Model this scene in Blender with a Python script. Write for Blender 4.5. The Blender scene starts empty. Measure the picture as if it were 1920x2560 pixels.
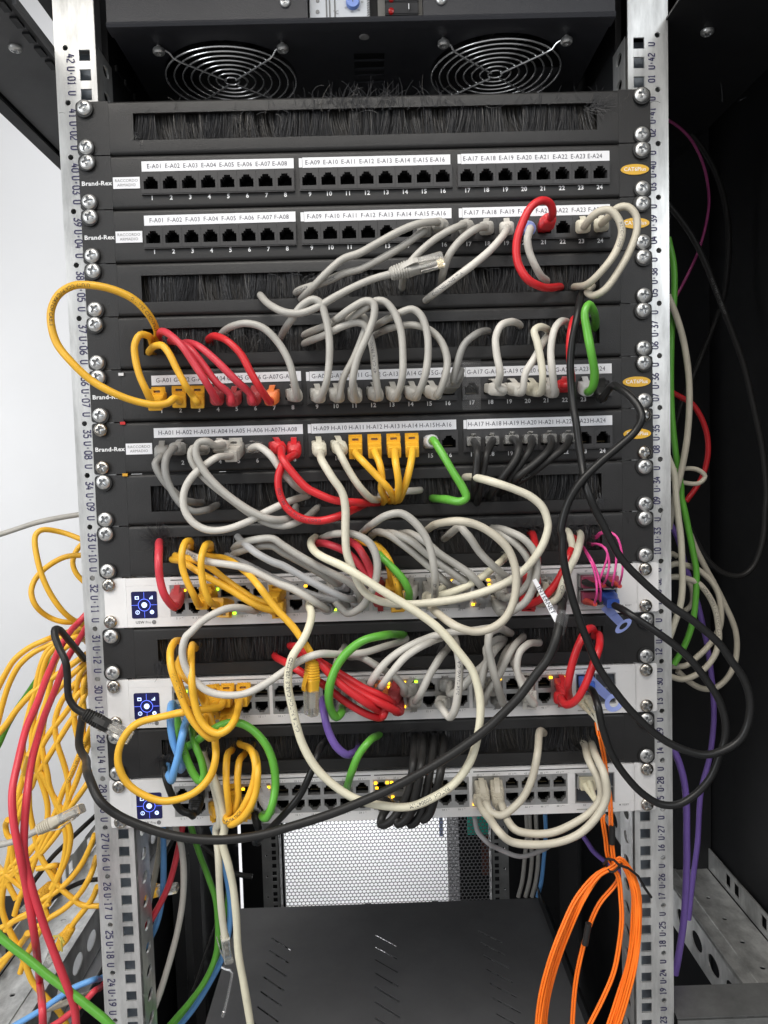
import bpy, math, random
from mathutils import Vector, Matrix, Euler
R = math.radians
random.seed(7)
S = bpy.context.scene
COL = S.collection

# ------------------------------------------------------------------ camera, world, lights, exposure
cam_d = bpy.data.cameras.new('camera'); cam = bpy.data.objects.new('camera', cam_d); COL.objects.link(cam)
CAM = Vector((-.00109, -.66518, .00093)); cam.location = CAM
CROT = Euler((1.51106, .02836, -.01341)); cam.rotation_euler = CROT
cam_d.sensor_fit = 'VERTICAL'; cam_d.sensor_height = 24; cam_d.lens = 24 * 1923 / 2560
cam_d.clip_start = .01; cam_d.clip_end = 50
S.camera = cam
CM = CROT.to_matrix()
w = bpy.data.worlds.new('World'); S.world = w; w.use_nodes = True
nt = w.node_tree; bg = nt.nodes['Background']; bg.inputs[0].default_value = (.98, .98, 1, 1)   # dim room: lighter behind the photographer and to the left
g_ = nt.nodes.new('ShaderNodeTexCoord'); d_ = nt.nodes.new('ShaderNodeVectorMath'); d_.operation = 'DOT_PRODUCT'; d_.inputs[1].default_value = (-.42, -.86, .22)
m_ = nt.nodes.new('ShaderNodeMapRange'); m_.interpolation_type = 'SMOOTHSTEP'; m_.inputs[1].default_value = -.25; m_.inputs[2].default_value = 1.0; m_.inputs[3].default_value = .05; m_.inputs[4].default_value = .31
nt.links.new(g_.outputs['Generated'], d_.inputs[0]); nt.links.new(d_.outputs['Value'], m_.inputs[0]); nt.links.new(m_.outputs[0], bg.inputs[1])
def area(name, loc, aim, sx, sy, power, col=(1, 1, 1)):
    l = bpy.data.lights.new(name, 'AREA'); l.shape = 'RECTANGLE'; l.size = sx; l.size_y = sy; l.energy = power; l.color = col
    o = bpy.data.objects.new(name, l); COL.objects.link(o); o.location = loc
    o.rotation_euler = (Vector(aim) - Vector(loc)).to_track_quat('-Z', 'Y').to_euler(); return o
area('ceiling_lamp', (-.50, -1.05, 1.50), (0, 0, .0), 1.8, .9, 32, (1, .955, .89))
area('window_light', (-1.9, -1.5, .5), (0, 0, -.2), 1.2, 1.5, 21, (.92, .96, 1))
area('room_lamp', (1.1, -1.9, .9), (.1, 0, -.3), 1.2, 1.0, 8, (.9, .95, 1))
area('rear_wall_fill', (-.6, 1.85, 2.2), (-.5, 2.7, -1), 2.2, .8, 15, (.97, .985, 1))  # unseen fill light, added to brighten the white wall behind
area('left_wall_fill', (-2.3, 1.5, .1), (-1.7, 3.0, -.35), 1.6, 1.6, 16, (.97, .985, 1))  # second added fill, evens out the wall on the left
area('cupboard_fill', (-.02, 1.25, .12), (0, 1.70, -.88), .5, .2, 10, (.98, .98, 1)).data.spread = R(80)  # hidden fill added between door and cupboard to whiten the honeycomb holes
S.view_settings.view_transform = 'Standard'; S.view_settings.look = 'None'
S.view_settings.exposure = 0.55; S.view_settings.gamma = 1; S.view_settings.use_curve_mapping = False

# ------------------------------------------------------------------ materials
MATS = {}
def mat(name, col, rough=.5, metal=0., spec=.5, trans=0., emit=None, es=0., noise=0., nscale=60., bump=0., bscale=400., col2=None, alpha=1., coat=0., ior=1.45, sub=0., stretch=None):
    if name in MATS: return MATS[name]
    m = bpy.data.materials.new(name); m.use_nodes = True; nt = m.node_tree; b = nt.nodes['Principled BSDF']
    b.inputs['Base Color'].default_value = (*col, 1); b.inputs['Roughness'].default_value = rough
    b.inputs['Metallic'].default_value = metal; b.inputs['Specular IOR Level'].default_value = spec
    b.inputs['Transmission Weight'].default_value = trans; b.inputs['Alpha'].default_value = alpha
    b.inputs['Coat Weight'].default_value = coat; b.inputs['IOR'].default_value = ior
    if emit: b.inputs['Emission Color'].default_value = (*emit, 1); b.inputs['Emission Strength'].default_value = es
    if noise or bump:
        tc = nt.nodes.new('ShaderNodeTexCoord'); src = tc.outputs['Object']
        if stretch:
            mp = nt.nodes.new('ShaderNodeMapping'); mp.inputs['Scale'].default_value = stretch
            nt.links.new(src, mp.inputs[0]); src = mp.outputs[0]
    if noise:
        n = nt.nodes.new('ShaderNodeTexNoise'); n.inputs['Scale'].default_value = nscale; n.inputs['Detail'].default_value = 6; n.inputs['Roughness'].default_value = .65
        nt.links.new(src, n.inputs['Vector'])
        r = nt.nodes.new('ShaderNodeMapRange'); r.inputs[1].default_value = .32; r.inputs[2].default_value = .68
        nt.links.new(n.outputs[0], r.inputs[0])
        mx = nt.nodes.new('ShaderNodeMix'); mx.data_type = 'RGBA'
        c2 = col2 if col2 else tuple(c * (1 - noise) for c in col)
        mx.inputs[6].default_value = (*c2, 1); mx.inputs[7].default_value = (*col, 1)
        nt.links.new(r.outputs[0], mx.inputs[0]); nt.links.new(mx.outputs[2], b.inputs['Base Color'])
        r2 = nt.nodes.new('ShaderNodeMapRange'); r2.inputs[3].default_value = min(1, rough * 1.25); r2.inputs[4].default_value = rough * .85
        nt.links.new(n.outputs[0], r2.inputs[0]); nt.links.new(r2.outputs[0], b.inputs['Roughness'])
    if bump:
        n2 = nt.nodes.new('ShaderNodeTexNoise'); n2.inputs['Scale'].default_value = bscale; n2.inputs['Detail'].default_value = 3
        nt.links.new(src, n2.inputs['Vector'])
        bp = nt.nodes.new('ShaderNodeBump'); bp.inputs['Strength'].default_value = bump; bp.inputs['Distance'].default_value = .0006
        nt.links.new(n2.outputs[0], bp.inputs['Height']); nt.links.new(bp.outputs[0], b.inputs['Normal'])
    MATS[name] = m; return m
PANEL = mat('black powder coat', (.021, .0205, .0205), .42, spec=.5, noise=.22, nscale=25, bump=.35, bscale=1500)
PANEL2 = mat('dark cabinet paint', (.020, .0205, .022), .5, spec=.25, noise=.25, nscale=8, bump=.25, bscale=900)
TRAY = mat('fan tray paint', (.026, .027, .032), .40, spec=.35, noise=.2, nscale=8, bump=.2, bscale=900)
GREYPAINT = mat('grey cabinet paint', (.085, .086, .09), .55, spec=.4, noise=.2, nscale=9, bump=.25, bscale=900)
BLACK = mat('black void plastic', (.008, .008, .009), .6, spec=.3)
BPLAS = mat('black port plastic', (.045, .044, .045), .38, spec=.5, noise=.2, nscale=90)
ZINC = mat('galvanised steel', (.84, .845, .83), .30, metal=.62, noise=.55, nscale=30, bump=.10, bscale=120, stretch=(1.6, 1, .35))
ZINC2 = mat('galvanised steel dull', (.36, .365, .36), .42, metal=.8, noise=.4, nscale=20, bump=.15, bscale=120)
SCREW = mat('zinc screw', (.66, .66, .645), .34, metal=.8, noise=.18, nscale=200)
SCREWN = mat('nickel screw', (.56, .52, .46), .24, metal=1, noise=.3, nscale=200)
WASH = mat('black washer plastic', (.018, .018, .018), .45)
SILV = mat('silver switch face', (.80, .79, .78), .42, metal=.15, noise=.08, nscale=40, bump=.06, bscale=2500)
SILV2 = mat('port cage metal', (.50, .50, .49), .32, metal=.8, noise=.3, nscale=90)
WHITE = mat('white label tape', (.80, .80, .82), .35, noise=.04, nscale=40)
INK = mat('black ink', (.035, .033, .05), .6)
INKB = mat('blue black ink', (.03, .025, .09), .6)
WPRINT = mat('white print', (.78, .78, .78), .5)
GPRINT = mat('grey print', (.16, .16, .16), .5)
BADGE = mat('amber badge', (.66, .38, .035), .35)
CHROME = mat('chromed wire', (.92, .92, .92), .22, metal=.75)
GOLD = mat('gold contact', (.55, .47, .30), .25, metal=1)
CLEAR = mat('clear plug plastic', (.80, .79, .76), .16, trans=.80, ior=1.3)
TAPE = mat('clear tape', (.9, .9, .9), .12, trans=.0, alpha=.05, spec=.7, noise=.2, nscale=120, bump=.9, bscale=90)
FROST = mat('frosted grey boot', (.60, .60, .60), .3, trans=.15, ior=1.3)
WALL = mat('white wall paint', (.66, .66, .665), .6, noise=.03, nscale=3)
BLUEGLOW = mat('blue screen', (.01, .01, .04), .15, emit=(.002, .003, .026), es=1.0)
ICON = mat('screen icon', (.2, .3, 1), .4, emit=(.06, .10, .95), es=.9)
ICONW = mat('screen icon white', (.6, .7, 1), .4, emit=(.45, .58, 1.0), es=.85)
LEDG = mat('green port light', (.3, .9, .05), .3, emit=(.45, 1.0, .02), es=2.6)
LEDY = mat('amber port light', (.9, .6, .05), .3, emit=(1.0, .50, .01), es=2.4)
LEDR = mat('red switch lamp', (.25, .01, .01), .2, emit=(.3, .005, .005), es=.2)
BRIS = mat('black bristle', (.060, .055, .049), .34, spec=.6)
BRIS2 = mat('dark bristle', (.018, .018, .020), .42, spec=.5)
CAB = {}
def cab(n, c, rough=.42, noise=.14):
    CAB[n] = mat(n + ' cable jacket', c, rough, spec=.45 if c[0] > .1 or c[1] > .1 else .28, noise=noise, nscale=55, bump=.10, bscale=160, coat=.08 if c[0] > .1 else 0); return CAB[n]
cab('grey', (.40, .385, .35)); cab('cool_grey', (.37, .37, .37)); cab('dark_grey', (.25, .245, .23)); cab('white', (.56, .535, .485)); cab('cream', (.62, .585, .47))
cab('ivory', (.72, .68, .52)); cab('beige', (.50, .46, .37)); cab('yellow', (.82, .45, .035), .4, .10); cab('red', (.60, .022, .028), .38, .12); cab('crimson', (.60, .045, .065), .4, .12)
cab('green', (.12, .40, .05), .32, .15); cab('blue', (.13, .34, .68), .38, .1); cab('purple', (.20, .12, .44), .36, .15); cab('pink', (.80, .08, .33), .4, .1)
cab('magenta', (.36, .04, .18), .4, .15); cab('orange', (.97, .20, .015), .38, .08); cab('black', (.016, .016, .016), .30, .2); cab('charcoal', (.022, .0215, .021), .40, .2)
ORB = mat('orange boot', (.80, .20, .05), .4, noise=.1); REDB = mat('dull red boot', (.42, .05, .055), .45, noise=.15, nscale=90)
BLUEB = mat('blue connector', (.05, .12, .50), .38, noise=.1, nscale=90); BLUETAB = mat('pale blue pull tab', (.30, .38, .76), .35, trans=.3)
MAROON = mat('maroon connector', (.36, .06, .12), .35, noise=.15, nscale=90); IVB = mat('ivory connector', (.66, .61, .44), .4, noise=.08)
HEAT = mat('red rubber boot', (.62, .07, .05), .5, noise=.15, nscale=90)

# ------------------------------------------------------------------ mesh helpers
class MB:
    def __init__(s): s.v = []; s.f = []; s.m = []; s.mi = 0
    def add(s, vs, fs):
        b = len(s.v); s.v += [tuple(v) for v in vs]; s.f += [tuple(b + i for i in f) for f in fs]; s.m += [s.mi] * len(fs); return s
    def box(s, x0, x1, y0, y1, z0, z1):
        return s.add([(x, y, z) for x in (x0, x1) for y in (y0, y1) for z in (z0, z1)],
                     [(0, 1, 3, 2), (4, 6, 7, 5), (0, 4, 5, 1), (2, 3, 7, 6), (0, 2, 6, 4), (1, 5, 7, 3)])
    def obox(s, c, ax, hx, hy, hz):
        c = Vector(c); X, Y, Z = ax
        vs = [c + X * (sx * hx) + Y * (sy * hy) + Z * (sz * hz) for sx in (-1, 1) for sy in (-1, 1) for sz in (-1, 1)]
        return s.add(vs, [(0, 1, 3, 2), (4, 6, 7, 5), (0, 4, 5, 1), (2, 3, 7, 6), (0, 2, 6, 4), (1, 5, 7, 3)])
    def prism(s, poly, f0, f1):          # poly: 2d points; f0/f1 map (a,b)->3d
        n = len(poly); vs = [f0(*p) for p in poly] + [f1(*p) for p in poly]
        return s.add(vs, [tuple(range(n))[::-1], tuple(range(n, 2 * n))] + [(i, (i + 1) % n, n + (i + 1) % n, n + i) for i in range(n)])
    def loft(s, rings, caps=True):
        n = len(rings[0]); vs = [p for r in rings for p in r]; fs = []
        for k in range(len(rings) - 1):
            fs += [(k * n + i, k * n + (i + 1) % n, (k + 1) * n + (i + 1) % n, (k + 1) * n + i) for i in range(n)]
        if caps: fs += [tuple(range(n))[::-1], tuple((len(rings) - 1) * n + i for i in range(n))]
        return s.add(vs, fs)
    def lathe(s, prof, c=(0, 0, 0), seg=24, axis='y'):
        rings = []
        for (r, h) in prof:
            ring = []
            for i in range(seg):
                a = 2 * math.pi * i / seg
                p = (r * math.cos(a), h, r * math.sin(a)) if axis == 'y' else (r * math.cos(a), r * math.sin(a), h)
                ring.append((c[0] + p[0], c[1] + p[1], c[2] + p[2]))
            rings.append(ring)
        return s.loft(rings)
    def tube(s, pts, r, seg=10, closed=False, rf=None):
        pts = [Vector(p) for p in pts]; n = len(pts); T = []
        for i in range(n):
            a = pts[(i - 1) % n] if closed else pts[max(i - 1, 0)]; b = pts[(i + 1) % n] if closed else pts[min(i + 1, n - 1)]
            d = b - a; T.append(d.normalized() if d.length > 1e-9 else Vector((0, 0, 1)))
        up = Vector((0, -1, 0)); N = up - T[0] * up.dot(T[0])
        if N.length < .1: N = Vector((1, 0, 0)) - T[0] * T[0].x
        N.normalize(); rings = []
        for i in range(n):
            N = N - T[i] * N.dot(T[i]); N.normalize(); B = T[i].cross(N); rr = r if rf is None else r * rf(i)
            rings.append([pts[i] + (N * math.cos(2 * math.pi * k / seg) + B * math.sin(2 * math.pi * k / seg)) * rr for k in range(seg)])
        if closed: rings.append(rings[0]); return s.loft(rings, False)
        return s.loft(rings)
    def ring(s, outer, inner, y0, y1, c=(0, 0), plane='xz', walls=True):
        """plate cell with a star-shaped hole: outer/inner are polygons (a,b) round c"""
        cx, cy = c
        def angs(poly): return [math.atan2(b - cy, a - cx) for a, b in poly]
        A = sorted(set(round(a, 5) for a in angs(outer) + angs(inner)))
        def hit(poly, a):
            dx, dy = math.cos(a), math.sin(a); best = None
            for i in range(len(poly)):
                x1, z1 = poly[i][0] - cx, poly[i][1] - cy; x2, z2 = poly[(i + 1) % len(poly)][0] - cx, poly[(i + 1) % len(poly)][1] - cy
                ex, ey = x2 - x1, z2 - z1; det = dx * (-ey) + dy * ex
                if abs(det) < 1e-14: continue
                t = (x1 * (-ey) + z1 * ex) / det; u = (dx * z1 - dy * x1) / det
                if t > 0 and -1e-4 <= u <= 1.0001 and (best is None or t > best): best = t
            return (cx + dx * best, cy + dy * best)
        O = [hit(outer, a) for a in A]; I = [hit(inner, a) for a in A]; n = len(A)
        f = (lambda p, h: (p[0], h, p[1])) if plane == 'xz' else ((lambda p, h: (p[0], p[1], h)) if plane == 'xy' else (lambda p, h: (h, p[0], p[1])))
        vs = [f(p, y0) for p in O] + [f(p, y0) for p in I] + [f(p, y1) for p in O] + [f(p, y1) for p in I]; fs = []
        for i in range(n):
            j = (i + 1) % n
            fs += [(i, j, n + j, n + i), (2 * n + i, 3 * n + i, 3 * n + j, 2 * n + j)]
            if walls: fs += [(n + i, n + j, 3 * n + j, 3 * n + i)]
        return s.add(vs, fs)
    def sub(s, o, M=None):
        b = len(s.v); s.v += [tuple(M @ Vector(v)) if M else v for v in o.v]; s.f += [tuple(b + i for i in f) for f in o.f]; s.m += [s.mi] * len(o.f); return s
    def mesh(s, name, mats, smooth=False, bevel=0):
        me = bpy.data.meshes.new(name); me.from_pydata(s.v, [], s.f)
        for m in (mats if isinstance(mats, (list, tuple)) else [mats]): me.materials.append(m)
        me.polygons.foreach_set('material_index', s.m)
        import bmesh
        bm = bmesh.new(); bm.from_mesh(me)
        if len(bm.faces) < 60000: bmesh.ops.recalc_face_normals(bm, faces=bm.faces)
        if bevel: bmesh.ops.bevel(bm, geom=list(bm.edges), offset=bevel, segments=2, affect='EDGES', clamp_overlap=True)
        bm.to_mesh(me); bm.free()
        if smooth:
            me.polygons.foreach_set('use_smooth', [True] * len(me.polygons))
            try: me.set_sharp_from_angle(angle=R(38 if smooth is True else smooth))
            except Exception: pass
        return me
    def build(s, name, mats, parent=None, smooth=False, bevel=0):
        return link(name, s.mesh(name, mats, smooth, bevel), parent)
def link(name, me, parent=None, loc=None, rot=None):
    o = bpy.data.objects.new(name, me); COL.objects.link(o)
    if parent: o.parent = parent
    if loc is not None: o.location = loc
    if rot is not None: o.rotation_euler = rot
    return o
def tag(o, label, cat, group=None, kind=None):
    o['label'] = label; o['category'] = cat
    if group: o['group'] = group
    if kind: o['kind'] = kind
    return o
def empty(name, loc=(0, 0, 0), label=None, cat=None, group=None):
    o = bpy.data.objects.new(name, None); COL.objects.link(o); o.location = loc; o.empty_display_size = .01
    if label: tag(o, label, cat, group)
    return o
def rect(x0, x1, z0, z1): return [(x0, z0), (x1, z0), (x1, z1), (x0, z1)]
def ngon(cx, cz, r, n=16, a0=.1): return [(cx + r * math.cos(a0 + 2 * math.pi * i / n), cz + r * math.sin(a0 + 2 * math.pi * i / n)) for i in range(n)]
_tc = {}
def glyphs(txt, size, align='CENTER', bold=0, xs=1.):
    """flat glyph mesh (verts 2d, faces), cached"""
    k = (txt, size, align, bold, xs)
    if k in _tc: return _tc[k]
    c = bpy.data.curves.new('t', 'FONT'); c.body = txt; c.size = size; c.align_x = align; c.align_y = 'CENTER'; c.offset = bold; c.resolution_u = 2; c.space_character = 1.05
    o = bpy.data.objects.new('t', c); COL.objects.link(o); dg = bpy.context.evaluated_depsgraph_get(); dg.update()
    me = bpy.data.meshes.new_from_object(o.evaluated_get(dg)); vs = [(v.co.x * xs, v.co.y) for v in me.vertices]; fs = [tuple(p.vertices) for p in me.polygons]
    bpy.data.objects.remove(o); bpy.data.curves.remove(c); bpy.data.meshes.remove(me)
    _tc[k] = (vs, fs); return _tc[k]
def add_text(mb, txt, x, z, size, y, **k):
    vs, fs = glyphs(txt, size, **k); mb.add([(x + a, y, z + b) for a, b in vs], fs)
# single-stroke lettering as punched on the rails
ST = {'0': [[(0, .3), (.25, 0), (.75, 0), (1, .3), (1, 1.3), (.75, 1.6), (.25, 1.6), (0, 1.3), (0, .29)]],
      '1': [[(.2, 0), (.8, 0)], [(.5, .05), (.5, 1.6), (.2, 1.35)]],
      '2': [[(1, 0), (0, 0), (.05, .35), (.9, 1.0), (1, 1.3), (.75, 1.6), (.2, 1.6), (0, 1.35)]],
      '3': [[(0, .25), (.25, 0), (.75, 0), (1, .3), (.9, .75), (.4, .9), (1, 1.6), (0, 1.6)]],
      '4': [[(.75, 0), (.75, 1.1)], [(1.0, .5), (0, .5), (.5, 1.6)]],
      '5': [[(0, .2), (.3, 0), (.75, 0), (1, .3), (1, .7), (.75, 1.0), (.1, .95), (.15, 1.6), (.95, 1.6)]],
      '6': [[(.9, 1.6), (.3, 1.2), (0, .6), (0, .25), (.3, 0), (.7, 0), (1, .25), (1, .6), (.7, .85), (.2, .8)]],
      '7': [[(.3, 0), (1, 1.6), (0, 1.6)]],
      '8': [[(.25, .85), (0, .6), (0, .25), (.25, 0), (.75, 0), (1, .25), (1, .6), (.75, .85), (.25, .86), (.05, 1.1), (.1, 1.4), (.3, 1.6), (.7, 1.6), (.9, 1.4), (.95, 1.1), (.76, .88)]],
      '9': [[(.1, 0), (.7, .4), (1, 1.0), (1, 1.35), (.7, 1.6), (.3, 1.6), (0, 1.35), (0, 1.0), (.3, .75), (.9, .85)]],
      'U': [[(0, 1.6), (0, .3), (.2, 0), (.8, 0), (1, .3), (1, 1.6)]], '-': [[(.3, .8), (.62, .8)]]}
def stroke_text(mb, txt, place, h=.0060, wd=.00088, adv=1.45):
    """place(u, v) -> 3d, u along the reading direction (metres), v up; centred"""
    sc = h / 1.6; n = len(txt); wtot = (n * adv - .45) * sc * .72
    for i, ch in enumerate(txt):
        if ch == ' ': continue
        for pl in ST[ch]:
            P = [Vector((x * sc * .72 + i * adv * sc * .72 - wtot / 2, y * sc - h / 2)) for x, y in pl]; L = []; Rr = []; hw = wd / 2 * (1.9 if ch == '-' else 1)
            for k in range(len(P)):
                a = (P[k] - P[max(k - 1, 0)]); b = (P[min(k + 1, len(P) - 1)] - P[k])
                if a.length < 1e-9: a = b
                if b.length < 1e-9: b = a
                a.normalize(); b.normalize(); t = (a + b)
                t = t.normalized() if t.length > .2 else a
                nn = Vector((-t.y, t.x)); m = hw / max(.55, nn.dot(Vector((-a.y, a.x))))
                L.append(P[k] + nn * m); Rr.append(P[k] - nn * m)
            vs = [place(p.x, p.y) for p in L] + [place(p.x, p.y) for p in Rr]; q = len(P)
            mb.add(vs, [(k, k + 1, q + k + 1, q + k) for k in range(q - 1)])

U = .04445
def ubase(u): return (u - 1 - 34) * U           # bottom of rack unit u
# ------------------------------------------------------------------ pixel rays of the 1920x2560 photograph -> points at a real depth
def at(px, py, d):
    """point on the photo ray at d millimetres in front of the rail plane"""
    v = CM @ Vector(((px - 960) / 1923, -(py - 1280) / 1923, -1)); t = (-d / 1000 - CAM.y) / v.y
    return CAM + v * t
FR = {'A': (900, 360, .48222), 'B': (100, 680, .36166), 'C': (640, 680, .36166), 'D': (1140, 680, .36166), 'E': (200, 1020, .36166), 'F': (700, 1020, .36166),
      'G': (1140, 1020, .36166), 'H': (250, 1300, .36166), 'I': (720, 1300, .36166), 'J': (1200, 1300, .36166), 'K': (250, 1640, .36166), 'L': (720, 1640, .36166),
      'M': (1200, 1640, .42194), 'N': (0, 1240, .29826), 'O': (0, 1900, .38578), 'P': (560, 1980, .48222), 'Q': (1260, 1980, .39783), 'R': (1600, 240, .47904),
      'S1': (330, 1340, .27125), 'S2': (700, 1340, .27125), 'S3': (1080, 1340, .27125), 'T1': (400, 1560, .27125), 'T2': (800, 1560, .27125), 'T3': (1180, 1560, .27125),
      'W': (0, 0, 1.15732), 'V': (240, 2080, .2411), 'X': (0, 2100, .20795)}

# ------------------------------------------------------------------ screws (shared meshes)
def screw_mesh(mt, rad=.0060, hgt=.0034, wash=True):
    mb = MB(); seg, rn = 40, 14; rings = []
    for j in range(rn + 1):
        q = j / rn; r = rad * q; ring = []
        for i in range(seg):
            a = 2 * math.pi * i / seg; x, z = r * math.cos(a), r * math.sin(a)
            h = hgt * math.sqrt(max(0, 1 - (q * .93) ** 3.2))
            ax, az = abs(x), abs(z); L, wd = rad * .60, rad * .12 + .0002
            if (ax < wd and az < L) or (az < wd and ax < L): h -= .0016 * (1 - .55 * max(ax, az) / L)
            ring.append((x, -h, z))
        rings.append(ring)
    rings.append([(p[0], 0, p[2]) for p in rings[-1]])
    mb.loft(rings[::-1], False)
    if wash:
        mb.mi = 1; mb.lathe([(rad * 1.02, .0008), (rad * 1.22, .0008), (rad * 1.20, -.0010), (rad * 1.02, -.0012)], c=(.0005, 0, -.0004), seg=32)
    me = mb.mesh('screw', [mt, WASH, mat('screw recess shadow steel', (.27, .28, .29), .4, metal=.8)], smooth=30)
    for p in me.polygons:
        c = p.center; ax, az = abs(c.x), abs(c.z); L, wd = rad * .61, rad * .13 + .0002
        if c.y < -hgt * .3 and ((ax < wd and az < L) or (az < wd and ax < L)) and max(ax, az) > rad * .10: p.material_index = 2
    return me
SCR = screw_mesh(SCREW); SCRN = screw_mesh(SCREWN, .0056, .0034, False); SCRT = screw_mesh(SCREW, .0048, .0040, False)
def put_screw(parent, x, z, y=-.0034, me=SCR, base=(0, 0, 0)):
    o = link('screw', me, parent, (x - base[0], y - base[1], z - base[2]), (random.uniform(-.04, .04), random.uniform(0, 3.1), random.uniform(-.04, .04)))
    return o
# ------------------------------------------------------------------ room around the rack
wl = MB().box(-4, 3.4, 3.0, 3.05, -2.3, 3).build('wall', WALL); wl['kind'] = 'structure'
wl2 = MB().box(-3.2, -3.15, -3, 3, -2.3, 3).build('wall', WALL); wl2['kind'] = 'structure'
fl = MB().box(-4, 3.4, -3, 3.0, -2.35, -2.3).build('floor', mat('pale floor', (.72, .72, .71), .6, noise=.2, nscale=6)); fl['kind'] = 'structure'

# cabinet carcass (black side, roof frame, back frame, plinth)
cab_root = empty('server_cabinet', (0, .45, -1.1), 'black metal server cabinet around the rack, its right side closed and its left side open', 'cabinet')
def under(o, root):
    o.parent = root; o.matrix_parent_inverse = Matrix.Translation(-root.location); return o
under(MB().box(.438, .450, -.30, 1.04, -1.25, .60).build('side_panel', PANEL2), cab_root)
mb = MB()
mb.box(.385, .436, .33, .365, -1.2, .4395); mb.box(.33, .384, .985, 1.03, -1.2, .43)
under(mb.build('corner_post', PANEL2, bevel=.0008), cab_root)
mb = MB(); mb.box(.386, .429, -.35, .33, .4405, .452)
under(mb.build('roof_beam', GREYPAINT, bevel=.001), cab_root)
mb = MB(); mb.box(.386, .437, -.35, 1.0, .455, .50)
under(mb.build('roof_beam', PANEL2, bevel=.001), cab_root)
# left roof plate with its hanging lip
mb = MB(); mb.box(-.346, -.2650, -.35, .045, .3665, .3685); mb.box(-.346, -.228, .045, 1.0, .3665, .3685)
under(mb.build('roof_plate', GREYPAINT), cab_root)
mb = MB(); mb.box(-.3665, -.3475, -.35, 1.0, .3655, .41); mb.box(-.3575, -.3475, -.35, 1.0, .3625, .3654)
under(mb.build('roof_beam', PANEL2, bevel=.001), cab_root)
mb = MB(); mb.box(.255, .384, -.35, 1.0, .3675, .3695)
under(mb.build('roof_plate', PANEL2), cab_root)
for (x, y, z) in ((-.296, .017, .3662), (.297, .017, .3672)):
    o = link('roof_screw', SCRT, None, (x, y, z), (R(90), 0, .5)); o.scale = (1.15, 1, 1.15); under(o, cab_root)
# bracket with notched edge, upper left
mb = MB(); mb.box(-.2740, -.2680, -.06, .10, .3655, .3664)
for k in range(6): mb.box(-.2800, -.2742, -.05 + k * .022, -.036 + k * .022, .3640, .3660)
under(mb.build('notched_bracket', PANEL2), cab_root)
mb = MB(); mb.box(-.2676, -.2645, -.05, .06, .3620, .3662)
under(mb.build('bracket_strip', GREYPAINT), cab_root)
mb = MB(); mb.box(-.357, -.352, -.1, .998, -1.299, -.6145)
under(mb.build('lower_side', PANEL2), cab_root)
# back frame
mb = MB()
for (x0, x1) in ((-.50, -.3375), (-.3195, -.2265), (.2405, .329)): mb.box(x0, x1, 1.0, 1.02, -1.45, .6)
mb.box(-.3195, .328, 1.0005, 1.018, -1.5, -1.101)
under(mb.build('back_frame', PANEL2), cab_root)
mb = MB(); mb.box(-.32, .436, -.1, .998, -1.32, -1.30)
under(mb.build('base_plate', PANEL2), cab_root)
mb = MB(); mb.box(-.34, -.322, .52, .98, -1.3, -.62); mb.box(-.30, -.285, .48, .50, -1.3, -.3); mb.box(-.345, -.33, .70, .73, -1.3, -.2)
under(mb.build('inner_post', PANEL2), cab_root)
# inner ribbed side upright seen up left beside the fan unit
mb = MB(); mb.box(-.2270, -.2215, .03, .40, .02, .60)
for k in range(12): mb.box(-.2213, -.2190, .045 + k * .026, .060 + k * .026, .3585, .3640)
under(mb.build('ribbed_upright', PANEL2), cab_root)
mb = MB(); mb.box(.2215, .2270, .03, .40, .30, .60)
under(mb.build('ribbed_upright', PANEL2), cab_root)
# ceiling above the fan unit (closes the top)
mb = MB(); mb.box(-.34, .384, -.15, 1.0, .50, .51)
under(mb.build('roof_top', PANEL2), cab_root)

# dark box standing behind the door, with a green sign on it
dk = MB().box(.180, .62, 1.16, 1.5, -2.29, .3).build('equipment_box', BLACK)
tag(dk, 'dark box standing behind the right edge of the perforated rear door', 'box')
_a, _b = at(1168, 2030, -1155), at(1228, 2083, -1155); gs = MB().box(_a.x, _b.x, 1.150, 1.159, _b.z, _a.z).build('sign', mat('teal sign', (.03, .62, .46), .5, noise=.3, nscale=80))
tag(gs, 'small teal sign on the dark box behind the perforated door', 'sign')
mb = MB().box(.235, .262, 1.150, 1.1585, -1.0, -.90)
o = mb.build('cable_strip', mat('dark red strip', (.13, .035, .02), .5, noise=.4, nscale=30)); tag(o, 'dark red strip below the teal sign behind the perforated door', 'strip')
o = MB().box(.141, .150, 1.26, 1.268, -.955, -.72).build('hanging_strip', mat('pale blue strip', (.36, .42, .62), .6)); tag(o, 'narrow blue strip hanging behind the perforated door', 'strip')

# perforated rear door
dr = empty('perforated_door', (0, 1.0, -.9), 'perforated black rear door with round honeycomb holes below the lowest switch', 'door')
mb = MB(); pit = .0088; r_ = .0040; row = 0; z = -1.10
while z < -.70:
    x = -.2258 + (pit / 2 if row % 2 else 0)
    while x < .2400 - pit / 2:
        hexo = [(x + pit / math.sqrt(3) * math.sin(math.pi * k / 3), z + pit / math.sqrt(3) * math.cos(math.pi * k / 3)) for k in range(6)]
        mb.ring(hexo, ngon(x, z, r_, 8, .39), 1.002, 1.0032, (x, z), walls=False); x += pit
    z += pit * math.sqrt(3) / 2; row += 1
under(mb.build('perforated_sheet', mat('door sheet', (.20, .20, .21), .5)), dr)
under(MB().box(-.2264, .2404, 1.002, 1.004, -.6985, .60).build('upper_light_block', PANEL2), dr)  # unseen solid upper part, added to keep rear light out of the rack
mb = MB(); mb.box(-.10, .19, .985, .996, -.9845, -.9795); mb.box(-.05, -.035, .984, .997, -.995, -.972); mb.box(.10, .115, .984, .997, -.995, -.972); mb.box(.165, .18, .984, .997, -.995, -.972)
under(mb.build('cross_bar', BLACK), dr)
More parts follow.
